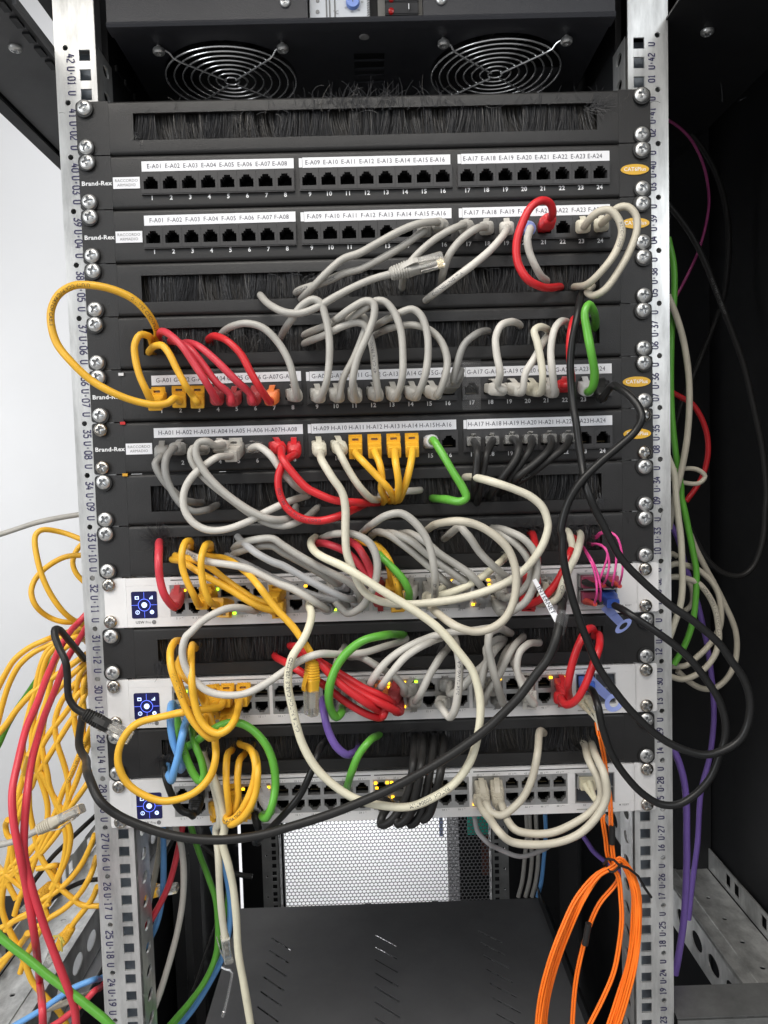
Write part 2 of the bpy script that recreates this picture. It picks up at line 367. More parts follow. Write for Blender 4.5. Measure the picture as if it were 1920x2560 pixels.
# thin white sheet behind the door, lit by the added rear fill
bx = MB().box(-.62, .27, 1.7, 1.72, -2.29, .2).build('cupboard', mat('white cupboard', (.92, .92, .93), .5, noise=.03, nscale=5)); tag(bx, 'white cupboard front seen through the honeycomb door', 'cupboard')

# ------------------------------------------------------------------ 19 inch rails
def oval(cx, cz, a, b, n=16): return [(cx + a * math.cos(2 * math.pi * i / n), cz + b * math.sin(2 * math.pi * i / n)) for i in range(n)]
def rail(side, y=0., k0=19, k1=44, wide=True, lab=None, dull=False):
    root = empty('rack_rail', (side * .24, y, (k0 - 34) * U)); tag(root, lab, 'rail', 'vertical rack rails')
    mb = MB(); xin, xmid, xout = .2225, .2420, .2545
    for k in range(k0, k1):
        zb = (k - 34) * U
        if k >= 42:
            if k == 42:
                a, b = sorted((side * xmid, side * xout)); mb.ring(rect(a, b, zb - U / 2, zb + U / 2), ngon(side * .2475, zb, .0023, 14), y, y + .002, (side * .2475, zb))
                a, b = sorted((side * xin, side * xmid)); mb.box(a, b, y, y + .002, zb, zb + U); a, b = sorted((side * xmid, side * xout)); mb.box(a, b, y, y + .002, zb + U / 2, zb + U); continue
            mb.box(min(side * xin, side * xout), max(side * xin, side * xout), y, y + .002, zb, zb + U); continue
        for j in range(3):
            z0, z1 = zb + j * U / 3, zb + (j + 1) * U / 3; c = (side * .2318, zb + U / 2 + (j - 1) * .01588)
            h = .0046
            a, b = sorted((side * xin, side * xmid))
            mb.ring(rect(a, b, z0, z1), [(c[0] - h, c[1] - h), (c[0] + h, c[1] - h), (c[0] + h, c[1] + h), (c[0] - h, c[1] + h)], y, y + .002, c)
        a, b = sorted((side * xmid, side * xout)); c = (side * .2475, zb)
        mb.ring(rect(a, b, zb - U / 2, zb + U / 2), ngon(*c, .0023, 14), y, y + .002, c)
    zb0, zb1 = (k0 - 34) * U, (k1 - 34) * U
    # outer edge fold and return flanges
    a, b = sorted((side * .2546, side * .2566)); mb.box(a, b, y + .0006, y + .040, zb0, zb1)
    a, b = sorted((side * .2205, side * .2224))
    for k in range(k0, min(k1, 42)):
        zb = (k - 34) * U
        for j in range(2):
            z0, z1 = zb + j * U / 2, zb + (j + 1) * U / 2
            mb.ring([(y + .0005, z0), (y + .034, z0), (y + .034, z1), (y + .0005, z1)], oval(y + .018, (z0 + z1) / 2, .0075, .0050), a, b, (y + .018, (z0 + z1) / 2), plane='yz')
    o = mb.build('rail_body', ZINC if not dull else ZINC2); under(o, root)
    if wide:
        a, b = sorted((side * .2250, side * .2400))
        o = MB().box(a, b, y + .011, y + .0125, zb0, 8 * U).build('backing_strip', mat('blue grey backing', (.30, .34, .39), .45, metal=.25, noise=.35, nscale=70)); under(o, root)
        mb = MB()
        for k in range(k0, 42):
            zb = (k - 34) * U; zc = zb + U / 2; n = k + 1; m = 42 - k; t = (zc + .47) / .82
            if side < 0:
                xc = -.2475 + (-.0014 + .0056 * t)
                pl = lambda u, v, X=xc, Z=zc: (X + v, -.0004, Z - u)
                for s_, off in ((f'{n:02d}', -.0134), (f'U-{m:02d}', .0008), ('U', .0146)): stroke_text(mb, s_, lambda u, v, f=off: pl(u + f, v))
            else:
                xc = .2475 - (.0009 + .0045 * t)
                pl = lambda u, v, X=xc, Z=zc: (X - v, -.0004, Z + u)
                for s_, off in ((f'{m:02d}', -.0134), (f'U-{n:02d}', .0008), ('U', .0146)): stroke_text(mb, s_, lambda u, v, f=off: pl(u + f, v), h=.0052)
        under(mb.build('printed_numbers', INKB), root)
    return root
rail(-1, lab='left front rack rail with unit numbers reading downwards')
rail(1, lab='right front rack rail with unit numbers reading upwards')
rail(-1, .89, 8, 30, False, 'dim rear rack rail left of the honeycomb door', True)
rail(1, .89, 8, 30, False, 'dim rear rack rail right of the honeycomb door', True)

# depth rails low on both sides
def side_rail(s, lab):
    root = empty('depth_rail', (s * .40, .45, -.60)); tag(root, lab, 'rail', 'depth rails low in the cabinet')
    mb = MB(); a, b = sorted((s * .372, s * .430)); n = 22; y0 = -.12; st = .045
    for i in range(n):
        ya, yb = y0 + i * st, y0 + (i + 1) * st; yc = (ya + yb) / 2
        mb.ring([(a, ya), (b, ya), (b, yb), (a, yb)], [(s * .402 + u, yc + v) for u, v in ngon(0, 0, .003, 10)], -.5500, -.5515, (s * .402, yc), plane='xy')
        mb.ring([(ya, -.602), (yb, -.602), (yb, -.5525), (ya, -.5525)], oval(yc, -.577, .0155, .0105), s * .370, s * .3685, (yc, -.577), plane='yz')
        if i % 2: mb.box(min(s * .432, s * .4335), max(s * .432, s * .4335), ya, yb, -.55, -.522)
        else:
            for (c0, c1) in ((ya, yc), (yc, yb)): mb.ring([(c0, -.55), (c1, -.55), (c1, -.522), (c0, -.522)], rect((c0 + c1) / 2 - .0065, (c0 + c1) / 2 + .0065, -.543, -.528), s * .432, s * .4335, ((c0 + c1) / 2, -.5355), plane='yz')
    mb.box(min(s * .3700, s * .3720), max(s * .3700, s * .3720), y0, y0 + n * st, -.5524, -.5502)
    mb.box(min(s * .385, s * .388), max(s * .385, s * .388), y0, y0 + n * st, -.5498, -.5488)
    under(mb.build('rail_body', ZINC), root)

side_rail(-1, 'perforated galvanised depth rail running back at the lower left')
side_rail(1, 'perforated galvanised depth rail running back at the lower right')
bm_ = MB().box(-.409, -.374, .08, 1.4, -.70, -.645).build('white_beam', mat('white trunking', (.80, .80, .81), .5, noise=.05, nscale=6)); 
bm_.location = (0, 0, .035); tag(bm_, 'white beam running back below the left depth rail', 'beam')
o = MB().box(-.3735, -.358, .08, 1.4, -.665, -.612).build('beam_shade_strip', mat('beam shade grey', (.30, .30, .31), .6)); tag(o, 'shaded right side of the white beam, modelled as a grey strip', 'strip')  # shadow side of the beam, its shade put into this grey
o = MB().box(-.90, -.535, .30, .52, -.98, -.66).build('equipment_box', BLACK); tag(o, 'black box low at the left edge behind the yellow cords', 'box')
# cross bar, lower right
cb = empty('cross_bar', (.35, 0, -.49), 'galvanised cross bar bolted behind the right rail near the floor', 'bar')
mb = MB(); mb.prism([(-.004, -.5030), (.030, -.4970), (.030, -.4980), (-.004, -.5042)], lambda a, b: (.2580, a, b), lambda a, b: (.45, a, b))
mb.ring(rect(.2580, .45, -.58, -.5044), ngon(.345, -.535, .0165, 18), -.004, -.0055, (.345, -.535))
under(mb.build('bar_body', ZINC2), cb)

# ------------------------------------------------------------------ rack panels
def rrect(x0, x1, z0, z1, r, n=4, corners=(1, 1, 1, 1)):
    P = []
    for (cx, cz, a, c) in ((x1 - r, z0 + r, -90, corners[0]), (x1 - r, z1 - r, 0, corners[1]), (x0 + r, z1 - r, 90, corners[2]), (x0 + r, z0 + r, 180, corners[3])):
        if c: P += [(cx + r * math.cos(R(a + 90 * i / n)), cz + r * math.sin(R(a + 90 * i / n))) for i in range(n + 1)]
        else: P.append((x1 if a in (-90, 0) else x0, z0 if a in (-90, 180) else z1))
    return P
def slab(mb, poly, y0, y1): mb.prism(poly, lambda a, b: (a, y0, b), lambda a, b: (a, y1, b))
ZT, ZB = .0440, .0005
def lip_bar(mb, x0, x1, z0, z1, top):
    """horizontal bar of the face with its edge rolled back (radius 3 mm)"""
    n = 6; r = .0032; P = []
    if top:
        P.append((-.0022, z0)); P += [(-.0022 + r - r * math.cos(R(90 * i / n)), z1 - r + r * math.sin(R(90 * i / n))) for i in range(n + 1)]
        P += [(.014, z1), (.014, z1 - .0012), (.0012, z1 - .0012), (.0, z1 - .0030), (.0, z0)]
    else:
        P.append((-.0022, z1)); P += [(-.0022 + r - r * math.cos(R(90 * i / n)), z0 + r - r * math.sin(R(90 * i / n))) for i in range(n + 1)]
        P += [(.014, z0), (.014, z0 + .0012), (.0012, z0 + .0012), (.0, z0 + .0030), (.0, z1)]
    mb.prism(P, lambda a, b: (x0, a, b), lambda a, b: (x1, a, b))
def ears(mb, xin, y0=-.0022, y1=-.0002):
    slab(mb, rrect(-.2405, -.2135, ZB, ZT, .003, 4, (0, 0, 1, 1)), y0, y1); slab(mb, rrect(.2135, .2405, ZB, ZT, .003, 4, (1, 1, 0, 0)), y0, y1)
    mb.box(-.2134, -xin, y0, y1, .0117, .0338); mb.box(.1955, .2134, y0, y1, .0117, .0338)
mb = MB(); lip_bar(mb, -.2134, .2134, .0338, .0443, True); lip_bar(mb, -.2134, .2134, .0002, .0117, False); ears(mb, .1932)
BRUSHFACE = mb.mesh('face_plate', PANEL, smooth=30)
def bristles(seed, n=3800, gaps=(), frizz=()):
    rn = random.Random(seed); mb = MB()
    mb.box(-.205, .206, .0145, .0160, .0004, .0440)
    for k in range(n):
        x = rn.uniform(-.1925, .1945); cl = math.sin(x * 90 + seed) + math.sin(x * 211 + seed * 2.3) * .7
        lean = .0032 * cl + rn.gauss(0, .0018); ln = .0218 + rn.gauss(0, .0008); g = 0
        for (a, b, amt) in gaps:
            if a < x < b: g = amt
        if rn.random() < g * .6: continue
        y = rn.uniform(.0004, .0075) + (.004 if cl > .5 else 0); wd = rn.uniform(.00007, .00018); tw = rn.uniform(-1, 1); zt = .0345
        bow = rn.uniform(-.0010, .0022); lean += g * rn.gauss(0, .004)
        L = []; 
        for q in (0, .33, .66, 1):
            c = Vector((x + lean * q * q, y - bow * math.sin(q * 2.6) - g * .003 * q, zt - ln * q)); w_ = wd * (1 - .35 * q)
            L.append((c - Vector((w_, w_ * tw, 0)), c + Vector((w_, w_ * tw, 0))))
        mb.mi = 0 if rn.random() < .28 + .30 * cl else 1
        vs = [p for ab in L for p in ab]; mb.add(vs, [(0, 1, 3, 2), (2, 3, 5, 4), (4, 5, 7, 6)])
    for (xc, zc, sx, cnt, ln0, ang, spread) in frizz:
        for k in range(cnt):
            x = xc + rn.gauss(0, sx); z = zc + rn.uniform(-.004, .004); a = R(ang + rn.gauss(0, spread)); ln = ln0 * rn.uniform(.4, 1.15); cur = rn.gauss(0, .9)
            p = Vector((x, -.0028, z)); L = []; m = 6
            for q in range(m + 1):
                wv = .00020 * (1 - .6 * q / m); dirv = Vector((math.cos(a), rn.uniform(-.15, -.02) - .12, math.sin(a)))
                nrm = Vector((-math.sin(a), 0, math.cos(a))) * wv; L += [p - nrm, p + nrm]; p = p + dirv * (ln / m); a += cur / m
            mb.mi = 0 if rn.random() < .1 else 1; mb.add(L, [(2 * q, 2 * q + 1, 2 * q + 3, 2 * q + 2) for q in range(m)])
    return mb
FRIZZ = {41: [(.0, .0345, .030, 110, .018, 88, 34), (.05, .034, .12, 70, .014, 70, 50), (.192, .030, .004, 60, .014, 10, 30), (-.190, .014, .003, 14, .006, 200, 50)],
         33: [(-.185, .030, .004, 120, .019, 140, 42), (.10, .035, .05, 50, .014, 60, 60), (.16, .031, .018, 90, .016, 30, 60), (-.02, .034, .02, 30, .01, 60, 60)], 34: [(.194, .014, .002, 20, .008, -80, 20)],
         29: [(-.186, .018, .005, 110, .012, -115, 24), (.02, .034, .03, 50, .010, 0, 40), (.172, .018, .012, 50, .012, -60, 20)], 31: [(-.191, .013, .003, 30, .012, -100, 14), (.192, .013, .005, 40, .012, -70, 20)],
         38: [(-.002, .030, .05, 60, .012, 190, 30)], 37: [(-.10, .024, .03, 50, .014, 170, 40)]}
GAPS = {37: [(-.195, -.12, .9), (-.09, .02, .6)], 33: [(-.19, .19, .85)], 34: [(-.06, .08, .5)], 38: [(-.06, -.02, .6), (.03, .15, .4)], 29: [(-.18, -.09, .8), (-.03, .08, .6)], 31: [(-.18, -.14, .7), (.0, .15, .6)]}
def brush(u, lab):
    root = empty('brush_panel', (random.uniform(-.0006, .0006), 0, ubase(u))); tag(root, lab, 'brush panel', 'black brush panels')
    link('face_plate', BRUSHFACE, root)
    b = bristles(u, gaps=GAPS.get(u, ()), frizz=FRIZZ.get(u, ())).build('bristles', [BRIS, BRIS2], root); b['kind'] = 'stuff'
    for x in (-.2325, .2325):
        for z in (.0063, .0383): put_screw(root, x, z)
brush(41, 'topmost brush panel, stray bristles curling over its upper lip')
brush(38, 'brush panel beside rail mark 38, below the second patch panel')
brush(37, 'brush panel beside rail mark 37, red cords entering at its left end')
brush(34, 'brush panel beside rail mark 34, four yellow cords entering its middle')
brush(33, 'brush panel beside rail mark 33, just above the top silver switch')
brush(31, 'brush panel between the top and middle silver switches')
brush(29, 'brush panel between the middle and bottom silver switches')

# patch panels
PX = [-.1804 + .01597 * i for i in range(8)] + [-.0480 + .01599 * i for i in range(8)] + [.0846 + .01601 * i for i in range(8)]
GR = [(-.1886, -.0604), (-.0562, .0721), (.0764, .2049)]; PZ = .0203
mb = MB(); lip_bar(mb, -.2134, .2134, .0300, .0443, True); lip_bar(mb, -.2134, .2134, .0002, .0107, False)
mb.box(GR[0][1], GR[1][0], -.0022, 0, .0107, .0300); mb.box(GR[1][1], GR[2][0], -.0022, 0, .0107, .0300)
slab(mb, rrect(-.2405, -.2135, ZB, ZT, .002, 4, (0, 0, 1, 1)), -.0022, -.0002); slab(mb, rrect(.2135, .2405, ZB, ZT, .002, 4, (1, 1, 0, 0)), -.0022, -.0002)
mb.box(-.2134, -.1889, -.0022, -.0002, .0107, .0300); mb.box(.2051, .2134, -.0022, -.0002, .0107, .0300)
PATCHFACE = mb.mesh('face_plate', PANEL, smooth=30)
mb = MB()
for a, b in GR:
    mb.box(a, b, -.0046, -.0023, .0108, .0121); mb.box(a, b, -.0036, -.0023, .0290, .0299); mb.box(a, a + .0006, -.0036, -.0023, .0121, .0290); mb.box(b - .0006, b, -.0036, -.0023, .0121, .0290)
BEZEL = mb.mesh('port_bezel', BPLAS)
STEP = [(-.0059, -.0052), (.0059, -.0052), (.0059, .0016), (.0041, .0016), (.0041, .0032), (.0026, .0032), (.0026, .0050), (-.0026, .0050), (-.0026, .0032), (-.0041, .0032), (-.0041, .0016), (-.0059, .0016)]
def port_mesh(hw, hz, flip, mt, y0, detail=True, sc=1.):
    st = [(x * sc, z * sc * (-1 if flip else 1)) for x, z in STEP]
    if flip: st = st[::-1]
    mb = MB(); mb.ring(rect(-hw, hw, -hz, hz), st, y0, .0025)
    mb.mi = 1; mb.ring(rect(-hw, hw, -hz, hz), [(x * .99, z * .99) for x, z in st], .0026, .013); mb.box(-hw, hw, .0131, .0140, -hz, hz)
    s = -1 if not flip else 1
    mb.mi = 2
    for k in range(8): mb.box(-.0036 * sc + k * .00102 * sc, -.0033 * sc + k * .00102 * sc, .004, .012, s * .0032 * sc - .0003, s * .0032 * sc + .0003)
    mb.mi = 0 if flip is not None else 1
    return mb.mesh('port', [mt, BLACK, mat('dull contact', (.30, .24, .14), .4, metal=.8)])
PPORT = port_mesh(.00790, .0086, False, BPLAS, -.0050)
def patch(u, L, lab, nick=False, sticker=True, dz=0.):
    root = empty('patch_bay', (0, 0, ubase(u))); tag(root, lab, 'patch panel', 'black 24 port patch panels')
    link('face_plate', PATCHFACE, root); link('port_bezel', BEZEL, root)
    for x in PX: link('port', PPORT, root, (x, 0, PZ))
    tx = MB(); nm = MB()
    for i, x in enumerate(PX): add_text(nm, str(i + 1), x, .0086, .0050, -.00245, bold=.00013)
    nm.build('port_numbers', WPRINT, root)
    for g, (a, b) in enumerate(((-.1880, -.0608), (-.0535, .0708), (.0800, .2052))):
        st = MB().box(0, b - a, -.0027, -.0023, 0, .0083)
        if g: st.box(-.0030, -.0003, -.0026, -.0023, .0004, .0079)
        o = st.build('label_strip', WHITE, root); o.location = (a, 0, .0304); tilt = random.uniform(-.003, .003) + (-.004 if L == 'G' and g == 0 else 0); o.rotation_euler = (0, tilt, 0)
        t = MB()
        for i in range(8):
            add_text(t, f'{L}-A{g * 8 + i + 1:02d}', PX[g * 8 + i] - a - (0 if i < 7 else .001) + (3.5 - i) * .00085, .0040, .0053, -.00285, xs=.92)
        t.build('printed_text', INK, o)
    lg = MB(); add_text(lg, 'Brand-Rex', -.2262, .0216, .0050, -.00235, bold=.00013, xs=1.12); lg.build('maker_name', WPRINT, root)
    if sticker:
        o = MB().box(-.2124, -.1900, -.0027, -.0023, .0168, .0262).build('room_sticker', WHITE, root)
        t = MB(); add_text(t, 'RACCORDO', -.2012, .0232, .0033, -.00285); add_text(t, 'ARMADIO', -.2012, .0196, .0033, -.00285); t.build('printed_text', GPRINT, o)
    o = MB(); slab(o, oval(.2266, .0225, .0120, .0044, 32), -.0029, -.0023); o = o.build('amber_badge', BADGE, root)
    t = MB(); add_text(t, 'CAT6Plus', .2266, .0225, .0045, -.00305, bold=.00005, xs=.98); t.build('badge_text', WPRINT, o)
    for x in (-.2325, .2325):
        for z in (.0063, .0383): put_screw(root, x, z, me=SCRN if nick else SCR)
patch(40, 'E', 'empty patch panel with labels E-A01 to E-A24, no cords plugged in')
patch(39, 'F', 'patch panel with labels F-A01 to F-A24, cords only in its right part')
patch(36, 'G', 'patch panel with labels G-A01 to G-A24, nearly every port filled', sticker=False)
patch(35, 'H', 'patch panel with labels H-A01 to H-A24, held by four brassy screws', nick=True)

# switches
SX = [-.1767 + .01405 * j + (j // 6) * .00295 for j in range(24)]
ZU, ZL = .0300, .0163
def blk(b): return SX[b * 6] - .00705, SX[b * 6 + 5] + .00705
mb = MB(); Y = -.0040
mb.box(-.2212, .2212, Y, 0, .03690, .0436); mb.box(-.2212, .2212, Y, 0, .0009, .00940)
xs = [(-.2212, blk(0)[0])] + [(blk(b)[1], blk(b + 1)[0]) for b in range(3)] + [(blk(3)[1], .1688), (.2040, .2212)]
for a, b in xs: mb.box(a, b, Y, 0, .00941, .03689)
SWFACE = mb.mesh('front_face', SILV, bevel=.00025)
mb = MB(); mb.box(-.220, .220, .0150, .34, .0015, .0430); mb.box(-.220, -.186, .0002, .0149, .0015, .0430); mb.box(.2045, .220, .0002, .0149, .0015, .0430); SWBODY = mb.mesh('chassis', SILV)
SPU = port_mesh(.00702, .00685, False, SILV2, -.0036, sc=.93); SPL = port_mesh(.00702, .00685, True, SILV2, -.0036, sc=.93)
mb = MB(); slab(mb, rrect(-.2408, -.2216, .0006, .0438, .002, 4, (0, 0, 1, 1)), -.0026, -.0004); EARL = mb.mesh('mounting_ear', SILV, bevel=.0003)
mb = MB(); slab(mb, rrect(.2216, .2408, .0006, .0438, .002, 4, (1, 1, 0, 0)), -.0026, -.0004); EARR = mb.mesh('mounting_ear', SILV, bevel=.0003)
DARKB = mat('dark cage blank', (.045, .05, .06), .4)
def bolt(t, x, z, h):
    t.add([(x - .2 * h, -.00425, z + .1 * h), (x + .15 * h, -.00425, z + .5 * h), (x + .02 * h, -.00425, z + .05 * h)], [(0, 1, 2)]); t.add([(x + .2 * h, -.00425, z - .1 * h), (x - .15 * h, -.00425, z - .5 * h), (x - .02 * h, -.00425, z - .05 * h)], [(0, 1, 2)])
def switch(u, dx, lab, leds, filled):
    root = empty('network_switch', (dx, 0, ubase(u))); tag(root, lab, 'network switch', 'silver network switches')
    link('front_face', SWFACE, root); link('chassis', SWBODY, root); link('mounting_ear', EARL, root); link('mounting_ear', EARR, root)
    for x in SX: link('port', SPU, root, (x, 0, ZU)); link('port', SPL, root, (x, 0, ZL))
    t = MB()
    for j, x in enumerate(SX):
        for n, z in ((2 * j + 1, .0382), (2 * j + 2, .0078)):
            add_text(t, str(n), x - .0020, z, .0024, Y - .0002); bolt(t, x + .0008, z, .0019); add_text(t, '+' if j < 20 else '++', x + .0028, z + .0005, .0019, Y - .0002)
    for n, x in ((49, .1768), (51, .1952)): add_text(t, str(n), x, .0382, .0024, Y - .0002)
    for n, x in ((50, .1768), (52, .1952)): add_text(t, str(n), x, .0078, .0024, Y - .0002)
    add_text(t, 'USW', -.2105, .0052, .0033, Y - .0002, bold=.00006); add_text(t, 'Pro', -.2033, .0052, .0033, Y - .0002); add_text(t, 'RESET', .2135, .0072, .0021, Y - .0002)
    slab(t, ngon(.2085, .0072, .0007, 12), Y - .0002, Y + .0001); t.ring(ngon(-.1984, .0052, .0018, 20), ngon(-.1984, .0052, .0011, 20), Y - .0003, Y, (-.1984, .0052)); t.box(-.1987, -.1981, Y - .0003, Y, .0042, .0062); t.box(-.1994, -.1974, Y - .00035, Y, .0049, .0055)
    t.build('printed_marks', GPRINT, root)
    t = MB()
    for a, b in ((SX[0] - .006, SX[5] + .008), (SX[6] - .006, SX[11] + .008), (SX[12] - .006, SX[17] + .008), (SX[18] - .006, .1990)): t.box(a, b, Y - .0002, Y + .0003, .0408, .0415)
    t.build('marking_line', BLACK, root)
    MB().box(.170, .203, Y - .0002, Y + .0002, .0036, .0046).build('grey_bar', mat('grey bar print', (.36, .36, .33), .6), root)
    # optical cages
    mb = MB(); mb.ring(rect(.1688, .2040, .00945, .03685), rect(.1698, .2030, .0108, .0358), Y + .0003, .004, (.1864, .0233)); mb.box(.1862, .1868, Y + .0008, .004, .0109, .0357); mb.box(.1699, .2029, Y + .0008, .004, .0228, .0236)
    mb.mi = 1; mb.box(.1699, .1861, -.0012, .003, .0109, .0227); mb.box(.1869, .2029, -.0012, .003, .0109, .0227); mb.box(.1699, .1861, -.0012, .003, .0237, .0357); mb.box(.1869, .2029, -.0012, .003, .0237, .0357)
    mb.build('optical_cage', [SILV2, DARKB], root)
    # touch screen
    d = MB(); slab(d, rrect(-.2172, -.1950, .0087, .0322, .0016), Y - .0003, Y + .0002); d = d.build('touch_screen', BLUEGLOW, root)
    cx, cz = -.2061, .0204; q = MB(); y2 = Y - .0006; q.ring(ngon(cx, cz, .0054, 32), ngon(cx, cz, .0050, 32), y2, y2 + .0002, (cx, cz))
    for a, b, c_, e in ((-.0110, -.0056, -.00012, .00012), (.0056, .0110, -.00012, .00012)): q.box(cx + a, cx + b, y2, y2 + .0002, cz + c_, cz + e); q.box(cx + c_, cx + e, y2, y2 + .0002, cz + a, cz + b)
    q.build('screen_ring', ICON, d)
    q = MB(); slab(q, ngon(cx, cz, .0024, 20), y2, y2 + .0002)
    q.ring(rect(cx - .0078, cx - .0044, cz + .0050, cz + .0078), rect(cx - .0072, cx - .0050, cz + .0056, cz + .0070), y2, y2 + .0002, (cx - .0061, cz + .0063))
    for i, hh in enumerate((.0012, .0022, .0030)): q.box(cx + .0046 + i * .0011, cx + .0053 + i * .0011, y2, y2 + .0002, cz + .0050, cz + .0050 + hh)
    q.ring(ngon(cx - .0060, cz - .0063, .0018, 20), ngon(cx - .0060, cz - .0063, .0013, 20), y2, y2 + .0002, (cx - .0060, cz - .0063)); q.box(cx - .00620, cx - .00585, y2, y2 + .0002, cz - .0072, cz - .0054)
    q.ring(ngon(cx + .0064, cz - .0063, .0018, 20), ngon(cx + .0064, cz - .0063, .0006, 20), y2, y2 + .0002, (cx + .0064, cz - .0063)); q.build('screen_icons', ICONW, d)
    for (px, py, c_) in leds:
        p = at(px, py, 4.4) - Vector((dx, 0, ubase(u))); m = LEDG if c_ == 'g' else LEDY
        o = MB().box(-.0013, .0013, -.0005, .0004, -.0009, .0009).build('port_light', m, root); o.location = p
    for x in (-.2325, .2325):
        for z in (.0063, .0383): put_screw(root, x - dx, z, y=-.0028, me=SCRN)
    return root
switch(32, .0036, 'top silver switch, pink fibres and a blue connector at its right', [(461, 1476, 'y'), (543, 1473, 'g'), (586, 1533, 'g'), (764, 1465, 'y'), (838, 1524, 'g'), (1131, 1452, 'y'), (1135, 1461, 'y'), (1221, 1450, 'y'), (1224, 1462, 'y'), (1183, 1511, 'y'), (1251, 1451, 'y')], None)
switch(30, .0016, 'middle silver switch, crossed by five bundled red cords', [(464, 1729, 'g'), (971, 1708, 'y'), (973, 1718, 'y'), (1011, 1706, 'y'), (1040, 1705, 'g'), (1039, 1716, 'g'), (1011, 1767, 'y'), (1250, 1699, 'y'), (1209, 1712, 'y'), (1377, 1694, 'y'), (1409, 1693, 'y')], None)
switch(28, -.0004, 'bottom silver switch, mostly open ports and a black cable bundle', [(608, 1973, 'y'), (640, 1970, 'y'), (671, 1969, 'y'), (628, 2016, 'y'), (939, 1958, 'y'), (968, 1957, 'y'), (979, 1957, 'y'), (1006, 1955, 'y'), (942, 1970, 'y'), (970, 1998, 'y'), (982, 1993, 'y'), (1186, 2011, 'y'), (1190, 1993, 'y')], None)
# little coloured cage-nut tabs peeping between panels
for (px, py, c_, nm) in ((307, 1058, (.5, .02, .02), 'tiny red cage nut tab below the G-A patch panel'), (313, 1187, (.6, .3, .02), 'tiny orange cage nut tab above the 34 mark brush panel'), (303, 936, (.7, .7, .7), 'tiny white tab above the G-A patch panel')):
    o = MB().box(-.0022, .0022, -.0008, .0008, -.0012, .0012).build('cage_nut_tab', mat(nm[:12], c_, .5)); o.location = at(px, py, 2.8); tag(o, nm, 'tab')

# ------------------------------------------------------------------ fan unit at the top
fu = empty('fan_unit', (0, .05, .36), 'black roof fan tray with two chromed fan guards', 'fan unit')
def fu_(o): return under(o, fu)
FC = [(-.120, .061), (.1205, .059)]; mb = MB(); zf, zt = .3600, .3612
cells = [(-.205, -.035, FC[0], .0590), (.035, .205, FC[1], .0590)]
for a, b, c, r in cells: mb.ring([(a, -.0050), (b, -.0050), (b, .146), (a, .146)], ngon(*c, r, 48), zf, zt, c, plane='xy')
SQ = [(-.014, .0130, .0335, .0060), (-.014, .0130, .0475, .0060), (-.014, .0130, .0615, .0040), (-.014, .0130, .0755, .0030), (-.0262, -.0200, .0820, .0035)]
y = -.0050
for (a, b, c, h) in SQ[:4]:
    mb.box(-.0349, .0349, y, c - .0070 + .0001, zf, zt) if y < c - .007 else None
    mb.ring([(-.0349, c - .0070), (.0349, c - .0070), (.0349, c + .0070), (-.0349, c + .0070)], [(-.008, c - h), (.019, c - h), (.019, c + h), (-.008, c + h)], zf, zt, (0.003, c), plane='xy'); y = c + .0070
mb.box(-.0349, .0349, y, .146, zf, zt)
fu_(mb.build('tray_plate', TRAY))
mb = MB()
mb.box(-.2065, -.0440, -.0175, -.0055, .3655, .40); mb.box(.0500, .2065, -.0175, -.0055, .3655, .40)
P = [(-.0051, .3600), (-.0175, .3600), (-.0192, .3606), (-.0200, .3626), (-.0192, .3647), (-.0175, .3653), (-.0051, .3653)]
mb.prism(P, lambda a, b: (-.2065, a, b), lambda a, b: (.2065, a, b))
fu_(mb.build('front_rim', TRAY, smooth=35))
mb = MB(); mb.box(-.205, .205, -.0050, .146, .404, .406); mb.box(-.0440, .0500, -.0052, -.0042, .3655, .404); mb.box(-.2052, -.2050, -.0050, .146, .3613, .404); mb.box(.2050, .2052, -.0050, .146, .3613, .404)
fu_(mb.build('tray_cover', BLACK))
fu_(MB().lathe([(.0042, 0), (.0042, -.0006), (.0034, -.0010)], (.0015, .0013, .3600), 20, 'z').build('hole_plug', mat('grey plug', (.16, .16, .16), .5)))
for fi, (cx, cy) in enumerate(FC):
    mb = MB(); mb.mi = 0; mb.lathe([(.022, 0), (.022, .02)], (cx, cy, .378), 32, 'z')
    for k in range(7):
        a = 2 * math.pi * k / 7; vs = []
        for r_ in (.021, .056):
            for (da, dz) in ((0, 0), (.62, .014)): vs.append((cx + r_ * math.cos(a + da), cy + r_ * math.sin(a + da), .378 + dz))
        mb.add(vs, [(0, 1, 3, 2)])
    fu_(mb.build('fan', BLACK))
    g = MB(); zg = .3555
    for k in range(8):
        rr = .0065 + k * .00740; n = 56
        g.tube([(cx + rr * math.cos(2 * math.pi * i / n), cy + rr * math.sin(2 * math.pi * i / n), zg) for i in range(n)], .00078, 8, True)
    for a in (45, 135, 225, 315):
        ca, sa = math.cos(R(a)), math.sin(R(a))
        g.tube([(cx + ca * r_, cy + sa * r_, z_) for r_, z_ in ((.0060, zg - .0015), (.052, zg - .0015), (.060, zg - .001), (.064, .3578), (.0725, .3590))], .00085, 8)
    go = fu_(g.build('fan_guard', CHROME, smooth=True))
    for a in (45, 135, 225, 315):
        o = MB(); ca, sa = math.cos(R(a)), math.sin(R(a)); X, Y2 = cx + ca * .0738, cy + sa * .0738
        o.lathe([(.0019, .3600), (.0019, .3580), (.0044, .3578), (.0050, .3568), (.0050, .3545), (.0040, .3533), (.0018, .3533), (.0016, .3545), (.0002, .3546)], (X, Y2, 0), 24, 'z')
        fu_(o.build('guard_screw', SCREW, smooth=True))
